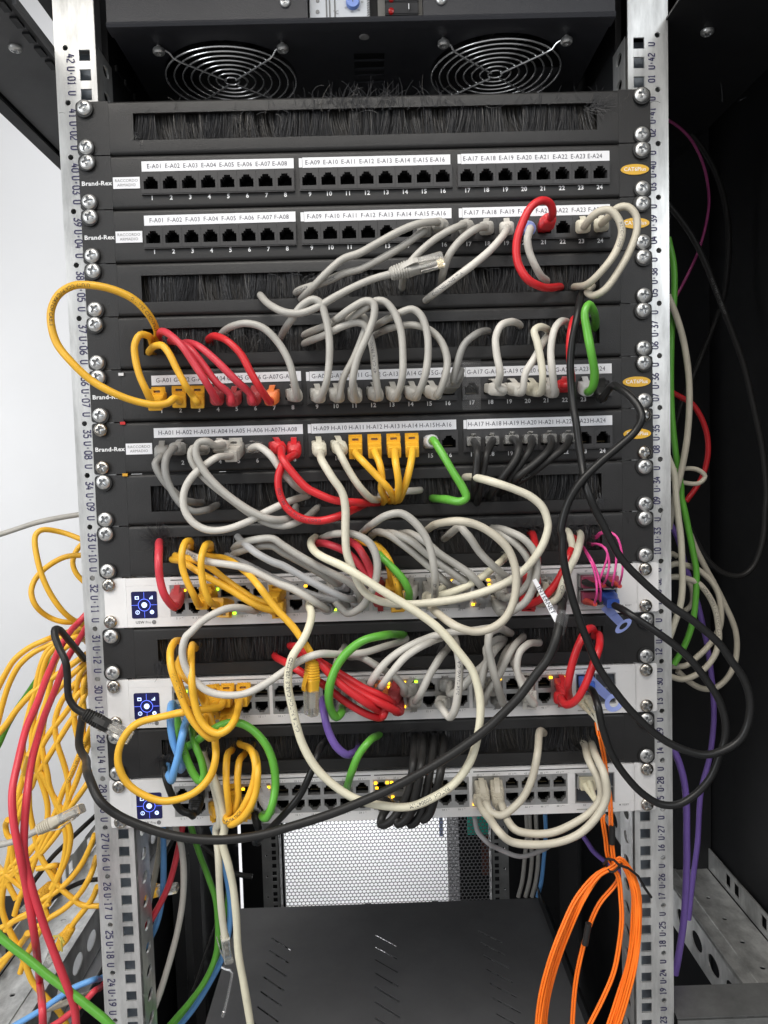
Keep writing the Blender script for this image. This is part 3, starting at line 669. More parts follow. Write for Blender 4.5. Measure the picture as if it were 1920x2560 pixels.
# thermostat and rocker switches in the slot of the fan unit
th = empty('thermostat', (-.017, -.045, .37), 'white dial thermostat with a blue knob at the top of the cabinet', 'thermostat')
T0 = at(775, 50, 11); T1_ = at(925, 46, 11)
def tb(x0, x1, z0, z1, d=40, th_=.0005):
    a = at(x0, z0, d); b = at(x1, z1, d); return a.x, b.x, -d / 1000, -d / 1000 + th_, b.z, a.z
xa, xb = T0.x, T1_.x; zb = T0.z
under(MB().box(xa, xb, -.011, -.0056, zb, zb + .034).build('thermostat_case', mat('light grey case', (.60, .62, .65), .45, noise=.05), bevel=.0006), th)
k = at(882, 6, 12); 
kn = under(MB().lathe([(.0056, .0), (.0056, -.003), (.0050, -.0040), (.0002, -.0040)], (k.x, -.011, k.z), 28).build('blue_knob', mat('pale blue knob', (.16, .27, .68), .35), smooth=True), th)
under(MB().box(k.x - .0003, k.x + .0003, -.0154, -.0149, k.z - .001, k.z + .0045).build('knob_pointer', INK), th)
g = MB()
for i, px in enumerate((815, 823, 836)): 
    a = at(px, 42, 11.3); g.box(a.x, a.x + .0012, -.0114, -.0109, a.z, a.z + .03)
for j in range(9): a = at(930, 42 - j * 6, 11.3); g.obox((xb - .0010, -.0111, a.z), (Vector((.8, 0, .6)), Vector((0, 1, 0)), Vector((-.6, 0, .8))), .0014, .0003, .0004)
add_text(g, '°C', at(840, 32, 11).x, at(840, 32, 11).z, .0040, -.0115)
for (px, py, s_) in ((865, 20, '60'), (880, 30, '50'), (897, 26, '40'), (905, 6, '30')): a = at(px, py, 11); add_text(g, s_, a.x, a.z, .0022, -.0115)
under(g.build('scale_marks', GPRINT), th)
g = MB()
for py in (2, 30): a = at(794, py, 11); g.lathe([(.0016, .001), (.0016, -.0004), (.0002, -.0004)], (a.x, -.0111, a.z), 16)
under(g.build('terminal_screw', mat('grey terminal', (.2, .2, .2), .4)), th)
rk = empty('rocker_switch_block', (.01, -.04, .37), 'black rocker switches with dark red lamps beside the dial thermostat', 'switch block')
a = at(945, 46, 8); b = at(1070, 42, 8)
under(MB().box(a.x, b.x, -.008, -.0056, a.z, a.z + .034).build('switch_housing', mat('grey brown housing', (.13, .125, .115), .5)), rk)
for j in range(2):
    z0 = at(960, 40 - j * 31, 11).z
    under(MB().prism([(-.0115, z0 + .001), (-.0085, z0), (-.0085, z0 + .0095), (-.0140, z0 + .0088)], lambda p, q: (at(963, 30, 11).x, p, q), lambda p, q: (at(1046, 30, 11).x, p, q)).build('rocker', BPLAS, bevel=.0006), rk)
    l = at(978, 25 - j * 31, 14); under(MB().lathe([(.0022, .002), (.0022, -.0006), (.0002, -.0012)], (l.x, -.0130, l.z), 20).build('red_lamp', LEDR), rk)
    l = at(1022, 17 - j * 31, 14); under(MB().box(l.x - .0003, l.x + .0003, -.0148, -.0130, l.z - .0022, l.z + .0022).build('white_mark', WPRINT), rk)
for (px, py) in ((713, 6), (1103, 0)):
    p = at(px, py, 17.5); o = link('rim_screw', SCRT, None, (p.x, -.0175, p.z)); o.data = SCRT; under(o, fu); o.scale = (.9, .7, .9)

# ------------------------------------------------------------------ slotted shelf
sh = empty('rack_shelf', (0, .25, -.634), 'black slotted shelf low inside the cabinet', 'shelf')
mb = MB(); X0, X1, yA, yB = -.2135, .2195, -.02, .418; cols = [(-.172, -.115), (-.033, .026), (.107, .166)]
SP = .0264; sl = .94
def slitcell(a, b, yc):
    xc = (a + b) / 2; hw = (b - a) / 2; d = Vector((.0145, -.0138)).normalized(); n = Vector((-d.y, d.x)) * .0013; c = Vector((xc, yc)); P = [c - d * .0198 - n, c + d * .0198 - n, c + d * .0198 + n, c - d * .0198 + n]; s_ = sl * hw
    mb.ring([(a, yc - SP / 2 + s_), (b, yc - SP / 2 - s_), (b, yc + SP / 2 - s_), (a, yc + SP / 2 + s_)], [tuple(p) for p in P], -.634, -.6354, (xc, yc), plane='xy')
prev = X0; NS = 11; y0_ = .331
for (a, b) in cols:
    mb.box(prev, a, yA, yB, -.6354, -.634); prev = b; s_ = sl * (b - a) / 2; yt = y0_ + SP / 2; yb_ = y0_ - SP * (NS - 1) - SP / 2
    for poly in ([(a, yt + s_), (b, yt - s_), (b, yB), (a, yB)], [(a, yA), (b, yA), (b, yb_ - s_), (a, yb_ + s_)]): mb.prism(poly, lambda p, q: (p, q, -.6354), lambda p, q: (p, q, -.634))
    for k in range(NS): slitcell(a, b, y0_ - SP * k)
mb.box(prev, X1, yA, yB, -.6354, -.634)
under(mb.build('shelf_plate', mat('shelf paint', (.125, .125, .128), .5, spec=.4, noise=.2, nscale=12, bump=.2, bscale=1200)), sh)
mb = MB(); mb.box(X1, X1 + .0015, yA, yB + .005, -.6354, -.618); mb.box(X1 + .0015, X1 + .010, yA, yB - .02, -.6354, -.6340)
under(mb.build('side_flange', PANEL2), sh)
# pale sheet added under the shelf so the slots look bright
o = MB().box(-.06, .06, .12, .36, -.72, -.715).build('slot_brightener', mat('pale sheet', (.6, .6, .62), .6)); tag(o, 'pale sheet added under the slotted shelf to brighten its slots', 'sheet')
# ------------------------------------------------------------------ plugs
PLUG = {}
def sect(y, hw, hz, cz=0., e=.55, n=16):
    P = []
    for i in range(n):
        a = 2 * math.pi * i / n; c, s = math.cos(a), math.sin(a)
        P.append((hw * abs(c) ** e * (1 if c >= 0 else -1), y, cz + hz * abs(s) ** e * (1 if s >= 0 else -1)))
    return P
def plug_parts(style):
    """list of (part name, mesh) in plug space: +Y into the port, +Z latch side; metres"""
    if style in PLUG: return PLUG[style]
    out = []; m = .001; kind, colr = style
    M = {'grey': CAB['grey'], 'cool': CAB['cool_grey'], 'white': CAB['white'], 'cream': CAB['cream'], 'beige': CAB['beige'], 'yellow': CAB['yellow'], 'red': CAB['red'], 'dullred': REDB, 'orange': ORB,
         'black': CAB['black'], 'dark': CAB['dark_grey'], 'frost': FROST, 'blue': BLUETAB, 'clear': CLEAR, 'charcoal': CAB['charcoal']}[colr]
    b = MB()
    if kind in ('boot', 'tab'):
        rg = [sect(.001, .0056, .0040, 0, .3), sect(-.0062, .0056, .0045, 0, .3), sect(-.0074, .0060, .0052, 0, .45), sect(-.0085, .0060, .0052, 0, .45)]
        for k in range(6):
            t = k / 6; y = -.0092 - k * .0021; hw, hz = .0062 - .0009 * t, .0056 - .0008 * t
            rg += [sect(y, hw * .87, hz * .87, 0, .5 + .15 * t), sect(y - .0005, hw, hz, 0, .5 + .3 * t), sect(y - .0014, hw, hz, 0, .5 + .3 * t), sect(y - .0019, hw * .87, hz * .87, 0, .5 + .15 * t)]
        rg += [sect(-.0222, .0050, .0046, 0, .7), sect(-.0235, .0038, .0037, 0, 1)]
        b.loft(rg); out.append(('plug_boot', b.mesh('plug_boot', M, smooth=40)))
        t = MB(); P = [(-.0150, .0045), (-.0090, .0068), (-.0035, .0082), (.0002, .0078), (.0002, .0068), (-.0035, .0072), (-.0088, .0057), (-.0150, .0034)]
        w_ = .0024; t.prism(P, lambda p, q: (-w_, p, q), lambda p, q: (w_, p, q)); out.append(('plug_latch', t.mesh('plug_latch', M, bevel=.0002)))
        L = .0235
    elif kind == 'hood':
        b.loft([sect(.001, .0058, .0050, -.0010, .2), sect(-.0150, .0058, .0052, -.0010, .2)])
        for k in range(5): b.loft([sect(-.0152 - k * .0013, .0056 - .0004 * (k % 2), .0050 - .0004 * (k % 2), -.0012, .2), sect(-.0164 - k * .0013, .0056 - .0004 * (k % 2), .0050 - .0004 * (k % 2), -.0012, .2)])
        b.loft([sect(-.0217, .0055, .0048, -.0012, .2), sect(-.0225, .0052, .0045, -.0012, .25)])
        out.append(('plug_boot', b.mesh('plug_boot', M, smooth=30)))
        t = MB(); t.ring(rect(-.0057, .0057, .0041, .0094), rect(-.0027, .0027, .0058, .0080), -.0098, -.0030, (0, .0069)); out.append(('plug_latch', t.mesh('latch_hood', M, bevel=.0003))); L = .0225
    elif kind == 'round':
        b.loft([sect(.001, .0060, .0055, 0, .4), sect(-.006, .0062, .0058, 0, .6), sect(-.012, .0062, .0060, 0, .8), sect(-.020, .0056, .0056, 0, 1), sect(-.0225, .0050, .0050, 0, 1), sect(-.0228, .0034, .0034, 0, 1), sect(-.0200, .0032, .0032, 0, 1)])
        out.append(('plug_boot', b.mesh('plug_boot', M, smooth=40))); L = .0215
    elif kind == 'clear':
        b.loft([sect(.006, .0058, .0039, 0, .2), sect(-.0095, .0058, .0039, 0, .2), sect(-.0100, .0052, .0034, 0, .3)]); out.append(('clear_plug', b.mesh('clear_plug', CLEAR, smooth=30)))
        t = MB(); P = [(-.0085, .0066), (.0, .0048), (.003, .0042), (.003, .0034), (0, .0040), (-.0085, .0058)]; t.prism(P, lambda p, q: (-.0018, p, q), lambda p, q: (.0018, p, q)); out.append(('plug_latch', t.mesh('plug_latch', CLEAR))); L = .0085
    elif kind == 'nose':                      # the bare modular plug of a free end, pointing +Y
        b.loft([sect(0, .0058, .0038, 0, .2), sect(.0195, .0058, .0038, 0, .2), sect(.0208, .0054, .0034, 0, .25)])
        out.append(('clear_plug', b.mesh('clear_plug', CLEAR, smooth=30)))
        t = MB()
        for k in range(8): t.box(-.0037 + k * .00102, -.0033 + k * .00102, .0150, .0205, -.0040, -.0036)
        out.append(('gold_contacts', t.mesh('gold_contacts', GOLD)))
        t = MB(); P = [(-.002, .0072), (.010, .0058), (.017, .0040), (.017, .0032), (.010, .0049), (-.002, .0064)]; t.prism(P, lambda p, q: (-.0020, p, q), lambda p, q: (.0020, p, q)); out.append(('plug_latch', t.mesh('plug_latch', CLEAR))); L = 0
        t = MB(); t.box(-.0026, .0026, .001, .0145, -.0016, .0020); out.append(('wire_core', t.mesh('wire_core', CAB['white'])))
    PLUG[style] = (out, L); return PLUG[style]
def frame(o, up):
    """matrix with +Y = -o (into the port) and +Z near up"""
    Yv = -o.normalized(); Zv = (up - Yv * up.dot(Yv)).normalized(); X = Yv.cross(Zv); return Matrix((X, Yv, Zv)).transposed().to_4x4()

SWU = {'s32': (32, .0036), 's30': (30, .0016), 's28': (28, -.0004)}; PU = {'E': 40, 'F': 39, 'G': 36, 'H': 35}
PANELNAME = {'s32': 'the top silver switch', 's30': 'the middle silver switch', 's28': 'the bottom silver switch'}
def port_at(a):
    if a[0] in PU: return Vector((PX[a[1] - 1], -.0050, ubase(PU[a[0]]) + PZ)), 1
    u, dx = SWU[a[0]]; n = a[1]
    if n > 48: return Vector(((.178, .178, .195, .195)[n - 49] + dx, -.0036, ubase(u) + (ZU if n % 2 else ZL))), 1
    return Vector((SX[(n - 1) // 2] + dx, -.0040, ubase(u) + (ZU if n % 2 else ZL))), (1 if n % 2 else -1)
def parse(s):
    P = []; f = None
    for tok in s.split():
        if tok in FR: f = FR[tok]; continue
        q = [float(v) for v in tok.split(',')]; P.append((f[0] + q[0] * f[2], f[1] + q[1] * f[2], q[2] if len(q) > 2 else None))
    return P
def crom(P, step=.0035):
    """centripetal Catmull-Rom through P, evenly resampled"""
    Q = [P[0] + (P[0] - P[1])] + list(P) + [P[-1] + (P[-1] - P[-2])]; out = []
    for i in range(1, len(Q) - 2):
        p0, p1, p2, p3 = Q[i - 1:i + 3]; t0 = 0; t1 = t0 + max((p1 - p0).length, 1e-6) ** .5; t2 = t1 + max((p2 - p1).length, 1e-6) ** .5; t3 = t2 + max((p3 - p2).length, 1e-6) ** .5
        n = max(3, int((p2 - p1).length / step) + 1)
        for k in range(n):
            t = t1 + (t2 - t1) * k / n
            a1 = p0 * ((t1 - t) / (t1 - t0)) + p1 * ((t - t0) / (t1 - t0)); a2 = p1 * ((t2 - t) / (t2 - t1)) + p2 * ((t - t1) / (t2 - t1)); a3 = p2 * ((t3 - t) / (t3 - t2)) + p3 * ((t - t2) / (t3 - t2))
            b1 = a1 * ((t2 - t) / (t2 - t0)) + a2 * ((t - t0) / (t2 - t0)); b2 = a2 * ((t3 - t) / (t3 - t1)) + a3 * ((t - t1) / (t3 - t1))
            out.append(b1 * ((t2 - t) / (t2 - t1)) + b2 * ((t - t1) / (t2 - t1)))
    out.append(P[-1].copy()); return out
def wrap_text(path, r, txt, s0, size, col, parent, flip=False):
    if flip: path = path[::-1]
    vs, fs = glyphs(txt, size, align='LEFT'); cum = [0]
    for i in range(1, len(path)): cum.append(cum[-1] + (path[i] - path[i - 1]).length)
    S0 = cum[-1] * s0; out = []
    import bisect
    for u, v in vs:
        s = min(max(S0 + u, 0), cum[-1] - 1e-6); i = min(max(bisect.bisect_right(cum, s) - 1, 0), len(path) - 2); f = (s - cum[i]) / max(cum[i + 1] - cum[i], 1e-9)
        p = path[i].lerp(path[i + 1], f); T = (path[i + 1] - path[i]).normalized()
        a = path[max(i - 1, 0)]; b = path[min(i + 2, len(path) - 1)]; T = (b - a).normalized()
        n = CAM - p; n = (n - T * n.dot(T)).normalized(); bb = n.cross(T); an = v / r
        out.append(p + (n * math.cos(an) + bb * math.sin(an)) * r * 1.025)
    m = MB(); m.add(out, fs); m.build('printed_text', col, parent)
CN = {'cool_grey': 'grey', 'dark_grey': 'dark grey', 'charcoal': 'black', 'crimson': 'crimson'}
NC = 0
def cable(color, a, b, D, pts, lab=None, r=3.0, style=None, bstyle=None, text=None, name='patch_cable', lump=.02, tsz=.0036, tcol=None, tilt=.35, group=None, E0=None, core=None, nose_up=(0, -1, 0), grp=None, flat=1.):
    """a/b: port tuple, 'in' (through a brush), 'off' (leaves the view) or 'free' (a loose plug)"""
    global NC; NC += 1; rnd = random.Random(NC * 13 + 5)
    P = parse(pts); n = len(P); cum = [0.]
    for i in range(1, n): cum.append(cum[-1] + math.hypot(P[i][0] - P[i - 1][0], P[i][1] - P[i - 1][1]))
    tot = cum[-1] or 1
    portA, portB = isinstance(a, tuple), isinstance(b, tuple)
    sa = (style or ('boot', 'grey')) if portA or a == 'free' else None; sb = (bstyle or style or ('boot', 'grey')) if portB or b == 'free' else None
    def end_d(is_port, st): return plug_parts(st)[1] * 1000 + 8 if is_port else -1.
    W = []
    for i, (x, y, d) in enumerate(P):
        if d is None:
            s = cum[i] / tot; d = D
            for kind, port, st, q in ((a, portA, sa, s), (b, portB, sb, 1 - s)):
                if kind == 'in' or port:
                    rng = min(.34, 95 / tot) if kind == 'in' else min(.3, 80 / tot)
                    if q < rng: k = q / rng; e = end_d(port, st); d = min(d, e + (D - e) * math.sqrt(max(0, 1 - (1 - k) ** 2))) if D > e else max(d, e)
        W.append(at(x, y, d))
    plugs = []
    def do_port(port, st, first):
        pos, up = port_at(port); parts, L = plug_parts(st)
        ex0 = pos + Vector((0, -L, 0)); q = first - ex0; q.y = min(q.y, 0); o = Vector((0, -1, 0)) + (Vector((q.x, 0, q.z)).normalized() * tilt if Vector((q.x, 0, q.z)).length > .002 else Vector((0, 0, 0)))
        if q.y < -.01 and q.length: o = o + q.normalized() * .2
        o.normalize(); plugs.append((pos, o, up, parts)); e = pos + o * L
        return [e - o * .004, e + o * .003]
    if portA: pre = do_port(a, sa, W[0])
    elif a == 'in': pre = [W[0] + Vector((rnd.uniform(-.002, .002), .045, rnd.uniform(-.001, .002))), W[0] + Vector((0, .012, 0))]
    else: pre = []
    if portB: post = do_port(b, sb, W[-1])[::-1]
    elif b == 'in': post = [W[-1] + Vector((0, .012, 0)), W[-1] + Vector((rnd.uniform(-.002, .002), .045, rnd.uniform(-.001, .002)))]
    else: post = []
    def skip(pre, W):      # drop traced points that fall inside the plug
        while len(W) > 2 and (W[0] - pre[-1]).length < .006: W = W[1:]
        return W
    if portA: W = skip(pre, W)
    if portB: W = skip(post[::-1], W[::-1])[::-1]
    out_ = lambda q: q[0] < 2 or q[0] > 1918 or q[1] > 2558      # ends that leave the picture run on for a while
    if a == 'off' and out_(P[0]): pre = [W[0] + (W[0] - W[1]).normalized() * .16]
    if b == 'off' and out_(P[-1]): post = [W[-1] + (W[-1] - W[-2]).normalized() * .16]
    path = crom(pre + W + post)
    base = path[0].copy() if not portA else port_at(a)[0]
    f1, f2, ph = rnd.uniform(.35, .6), rnd.uniform(.12, .2), rnd.uniform(0, 6)
    mb = MB(); mb.tube([p - base for p in path], r / 1000, 12 if r > 1.5 else 8, rf=lambda i: 1 + lump * (math.sin(i * f1 + ph) + math.sin(i * f2 + 2 * ph)))
    me = mb.mesh('jacket', CAB[color], smooth=60)
    simple = not (plugs or a == 'free' or b == 'free' or text or core)
    if simple: root = link(name, me, None, base)
    else: root = empty(name, base); link('jacket', me, root)
    cn = CN.get(color, color)
    if lab is None:
        p = a if portA else b; where = f'port labelled {p[0]}-A{p[1]:02d}' if p[0] in PU else f'port {p[1]} of {PANELNAME[p[0]]}'
        lab = f'{cn} cord plugged into {where}'
    elif lab.startswith('+'):
        p = a if portA else b; where = f'port labelled {p[0]}-A{p[1]:02d}' if p[0] in PU else f'port {p[1]} of {PANELNAME[p[0]]}'
        lab = f'{cn} cord in {where}, {lab[1:]}'
    if len(lab.split()) > 16: print('LONG', lab)
    tag(root, lab, 'cable', grp or f'{cn} cables')
    for pos, o, up, parts in plugs:
        M = Matrix.Translation(pos - base) @ frame(o, Vector((0, 0, up)))
        boot = None
        for nm, pm in parts:
            ob = bpy.data.objects.new(nm, pm); COL.objects.link(ob); ob.parent = boot or root
            if boot is None: ob.matrix_local = M; boot = ob
    for kind, st, tip, prv in ((a, sa, path[0], path[2]), (b, sb, path[-1], path[-3])):
        if kind != 'free': continue
        dv = (tip - prv).normalized(); up = Vector(nose_up); parts, L = plug_parts(st); M = Matrix.Translation(tip - base + dv * L) @ frame(-dv, up); boot = None
        for nm, pm in parts + plug_parts(('nose', 'clear'))[0]:
            if nm == 'plug_latch' and pm.materials[0] != CLEAR and st[0] == 'clear': continue
            ob = bpy.data.objects.new(nm, pm); COL.objects.link(ob); ob.parent = boot or root
            if boot is None: ob.matrix_local = M; boot = ob
    if text:
        for (txt, s0, flip) in text: wrap_text([p - base for p in path] if False else path, r / 1000, txt, s0, tsz, tcol or INK, None, flip); o = COL.objects[-1]; o.parent = root; o.matrix_parent_inverse = Matrix.Translation(-base)
    return root, path

# ------------------------------------------------------------------ cords of the F row
g, cg, dg_ = ('boot', 'grey'), ('boot', 'cool'), ('boot', 'dark')
cable('grey', ('F', 16), 'in', 40, 'A 380,404 300,415 200,455 80,520 0,565 W 740,560 705,590 672,625 650,647', style=g)
cable('grey', ('F', 15), 'in', 33, 'A 330,450 220,530 100,600 0,650 W 745,590 700,610 660,622 640,632', style=dg_, text=[('DATWYLER  U/UTP  FLEX', .30, True)])
cable('grey', ('F', 17), 'in', 36, 'A 545,412 480,440 380,500 290,580 240,645 218,745', style=g)
cable('grey', ('F', 18), 'in', 40, 'A 660,415 600,440 520,500 460,580 430,670 422,725', style=g)
cable('white', ('F', 19), 'in', 44, 'A 770,425 745,470 680,545 600,615 500,690 400,765 338,815', style=('boot', 'white'), text=[('CHANGLING TIA', .45, True)])
cable('white', ('F', 20), 'in', 34, 'A 885,430 868,495 878,560 910,635 935,680 970,712', style=('round', 'blue'), lump=.05, lab='+its round boot blue')
cable('red', ('F', 21), 'in', 52, 'A 1000,355,40 985,308,46 943,292,50 888,325,52 838,420 811,520 820,620 868,700 940,740 1040,741', style=('boot', 'red'), r=3.2)
cable('beige', ('F', 23), 'in', 50, 'A 1195,385,40 1240,350 1295,343 1340,390 1358,460 1325,560 1260,650 1190,720 1110,742', style=('boot', 'cream'), text=[('PATCH E205', .25, False)])
cable('beige', ('F', 24), 'in', 46, 'A 1292,375,38 1335,332 1385,325 1428,365 1436,440 1400,550 1340,660 1270,755 1215,785 1180,772 1205,738', style=('boot', 'cream'))
cable('grey', 'in', 'free', 44, 'C 30,160 100,230 200,278 300,285 420,245 540,175 680,102 800,52 925,15', lab='grey cord with a loose clear plug lying across the brush panel at rail mark 38', style=('boot', 'grey'), nose_up=(0, -1, .5))
# ------------------------------------------------------------------ G row
y_ = ('hood', 'yellow')
cable('yellow', ('G', 1), 'in', 40, 'B 775,872 730,810 690,720 660,600 655,500 690,435 745,440 780,500', style=y_, r=2.9)
cable('yellow', ('G', 2), 'in', 46, 'B 930,872,36 885,905,40 800,918,44 650,890,48 500,832,52 350,745,54 220,625,56 120,500,56 80,380,56 78,260,56 130,155,56 230,95,54 340,90,52 500,120,48 650,190,42 755,300,34 808,410,20 800,490', style=y_, r=3.0, lab='+a big loop bulging left past the rail', text=[('4PR STRANDED 26AWG', .20, True), ('U/UTP CCA PVC PATCH CABLE', .42, True)])
cable('yellow', ('G', 3), 'in', 40, 'B 1055,855 1010,790 950,680 890,560 845,508 800,510 755,560', style=y_, r=2.9)
rb = ('boot', 'dullred')
cable('crimson', ('G', 4), 'in', 44, 'B 1210,875 1150,765 1060,625 980,510 900,435 845,410 820,470', style=rb)
cable('crimson', ('G', 5), 'in', 38, 'B 1315,848 1220,765 1130,645 1040,535 970,492 900,480', style=rb)
cable('crimson', ('G', 6), 'in', 40, 'B 1455,845 1350,745 1210,605 1100,515 1030,490 980,505', style=rb)
cable('red', ('G', 7), 'in', 46, 'B 1585,855 1520,800 1460,700 1390,570 1300,480 1215,443 1165,470', style=('boot', 'orange'), lump=.035, lab='+its boot orange')
cable('grey', ('G', 8), 'in', 42, 'C 268,850 262,750 230,625 155,490 B 1540,385 1430,355 1330,375 1250,440', style=g)
cable('grey', ('G', 9), 'in', 44, 'C 445,880 485,770 507,600 505,450 478,300 445,215 395,190 320,230 240,335 175,450', style=g)
cable('grey', ('G', 10), 'in', 36, 'C 560,850 600,745 680,590 735,450 762,350 725,300 640,305 500,365 335,435', style=g)
cable('grey', ('G', 11), 'in', 50, 'C 685,850 668,770 700,600 770,440 818,290 810,215 760,200 660,250 560,325 470,380', style=g)
cable('grey', ('G', 12), 'in', 40, 'C 835,845 825,700 812,560 785,440 755,370 700,350 600,375 500,425 335,495', style=g, text=[('4P CAT6 FRNC', .15, False)])
cable('grey', ('G', 13), 'in', 46, 'C 960,850 1010,740 1015,560 1000,400 950,270 890,205 830,200 740,260 640,330 560,400', style=g)
cable('grey', ('G', 14), 'in', 44, 'C 1100,845 1165,730 1190,560 1180,410 1140,300 1080,257 1000,280 900,330 820,385', style=g)
cable('grey', ('G', 15), 'in', 38, 'C 1245,835 1305,730 1322,610 1280,480 1200,400 1080,365 960,380 825,435', style=('boot', 'white'), text=[('UBIX BY CC-5027', .22, True)])
cable('dark_grey', ('G', 16), 'in', 34, 'C 1365,760,30 1385,660,34 1440,500 1520,430 1605,408', style=('boot', 'dark'), tilt=.75)
wb = ('boot', 'white')
cable('white', ('G', 18), 'in', 42, 'D 290,790 305,700 280,560 275,450 310,370 375,345 445,370', style=wb)
cable('white', ('G', 19), 'in', 36, 'D 430,795 480,700 540,600 600,490 645,430', style=wb)
cable('cream', ('G', 20), 'in', 42, 'D 565,800 600,740 585,600 560,480 540,410 575,380 620,390 640,430', style=('boot', 'cream'), text=[('11801 & EN 50288', .12, True)])
cable('white', ('G', 21), 'in', 44, 'D 680,795 665,680 655,540 680,400 720,345 785,362', style=wb)
cable('red', ('G', 22), 'in', 40, 'D 792,770 790,650 785,500 798,390 815,325 838,350', style=('boot', 'red'), text=[('STRANDED', .35, True)])
cable('green', ('G', 23), 'in', 54, 'D 945,795,38 958,700,46 935,560 905,400 890,280 918,225 950,270 958,385', style=('boot', 'frost'), r=3.3, lump=.04, lab='+its boot frosted white')
# ------------------------------------------------------------------ H row
cable('dark_grey', ('H', 1), 'in', 36, 'E 530,310 520,385 570,490 640,570 720,635 780,650 833,655', style=('boot', 'dark'))
cable('dark_grey', ('H', 2), 'in', 44, 'E 635,290 595,350 592,450 632,565 700,665 780,715 870,705 945,672', style=('boot', 'dark'))
cable('grey', ('H', 3), 'in', 42, 'E 830,280 780,280 765,340 820,440 930,545 1060,645 1200,745 1330,805 1430,812 1540,770 1640,690', style=('boot', 'dark'))
cable('grey', ('H', 4), 'in', 50, 'E 930,262,40 880,230,46 820,240 800,310 855,430 950,540 1070,640 1200,722 1320,768 1420,768 1482,738 1490,685', style=('boot', 'white'), lab='+its boot white')
cable('white', ('H', 5), 'in', 46, 'E 1045,290 950,340 845,410 760,495 718,590 722,700 780,790 880,842 1000,840 1150,790 1280,722 1420,655 1572,608', style=('hood', 'white'), text=[('PATCH CABLE UTP', .80, False)])
cable('white', ('H', 6), 'in', 40, 'E 1185,280 1240,268 1315,325 1390,430 1470,520 1575,590', style=('clear', 'clear'), lab='+gripped by a bare clear plug')
cable('red', ('H', 7), 'in', 50, 'E 1350,270 1400,350 1480,460 1570,555 F 250,588 380,638 520,652 680,655', style=('boot', 'red'), r=3.2)
cable('red', ('H', 8), 'in', 46, 'E 1470,300 1415,370 1372,470 1380,590 1430,690 1520,758 F 270,780 400,750 500,705 590,662', style=('boot', 'red'), r=3.2, text=[('ISO 11801 TIA PATCH CORD', .22, False)])
cable('cream', ('H', 9), 'in', 62, 'F 265,285 290,365 360,480 430,585 452,690 452,850 458,980 I 422,280 465,390 530,500 640,562 800,582 1000,570 1200,540 1400,480 J 220,410 330,320 430,180 470,60 G 635,790 600,690 520,615 400,560 250,510 130,480 60,478', style=('boot', 'cream'), r=3.2, lab='+swinging down in one long S', tsz=.0034)
cable('cream', ('H', 10), 'in', 46, 'F 395,260 430,345 480,440 550,545 620,620 690,630', style=('boot', 'cream'), r=3.1)
cable('yellow', ('H', 11), 'in', 44, 'F 520,285 570,365 660,460 740,545 785,615 760,645', style=y_)
cable('yellow', ('H', 12), 'in', 38, 'F 655,280 690,390 705,490 700,560 725,620 710,655', style=y_)
cable('yellow', ('H', 13), 'in', 46, 'F 790,270 800,380 818,500 815,600 795,645', style=y_)
cable('yellow', ('H', 14), 'in', 40, 'F 918,280 900,400 870,520 840,600 820,640', style=y_)
cable('white', 'in', 'in', 16, 'F 700,600 800,580 880,575 968,568', lab='short white cord stub behind the four yellow cords')
cable('green', ('H', 15), 'in', 50, 'F 1060,220,36 1130,330,46 1200,450 1262,550 1288,620 1250,645 1150,632 1058,625', style=('round', 'frost'), r=3.3, lump=.04, lab='+its round boot grey')
bk = ('clear', 'clear')
for n, pts in ((17, 'G 120,240 148,310 142,410 128,520 112,620'), (18, 'G 240,235 212,320 190,430 165,540 142,660'), (19, 'G 395,215 435,270 415,350 330,470 265,555 220,615'), (20, 'G 515,225 510,290 450,380 370,490 300,590'), (21, 'G 655,225 645,285 560,370 430,475 330,570'), (22, 'G 785,220 750,275 660,345 540,440 440,505 380,560')):
    cable('charcoal', ('H', n), 'in', 38 + (n % 2) * 5, pts, style=bk, r=3.1, tilt=.1, text=[('4UTP OUTDOOR PVC+UV CABLE', .22, True)] if n == 22 else None, tcol=GPRINT, lab='+matt black with a clear plug', lump=.03)
# thick black loops on the right
cable('black', ('G', 24), 'in', 70, 'D 1080,785,38 1130,805,50 1205,862,60 1262,935,66 1285,1010 G 1240,160 1130,262 1000,372 880,492 800,605 752,722 728,850 J 572,110 575,250 610,430 670,640 740,830 M 700,60 800,210 920,352 1060,478 1200,553 1330,585 1440,560 1540,495 1590,390 1600,260 1560,130 1490,30 J 1659,860 1560,768 1450,680 1340,608 1230,518 1130,428 1030,330 960,242 900,130 840,10 G 970,720 920,600 890,500,66 872,400,60 850,250,54 830,100,50 812,0,46 D 798,800,42 790,650,42 800,500,42 833,330,40 855,200,30 875,140', style=('boot', 'black'), r=3.1, lab='+running down, looping out right and back up', tilt=.8, lump=.01)
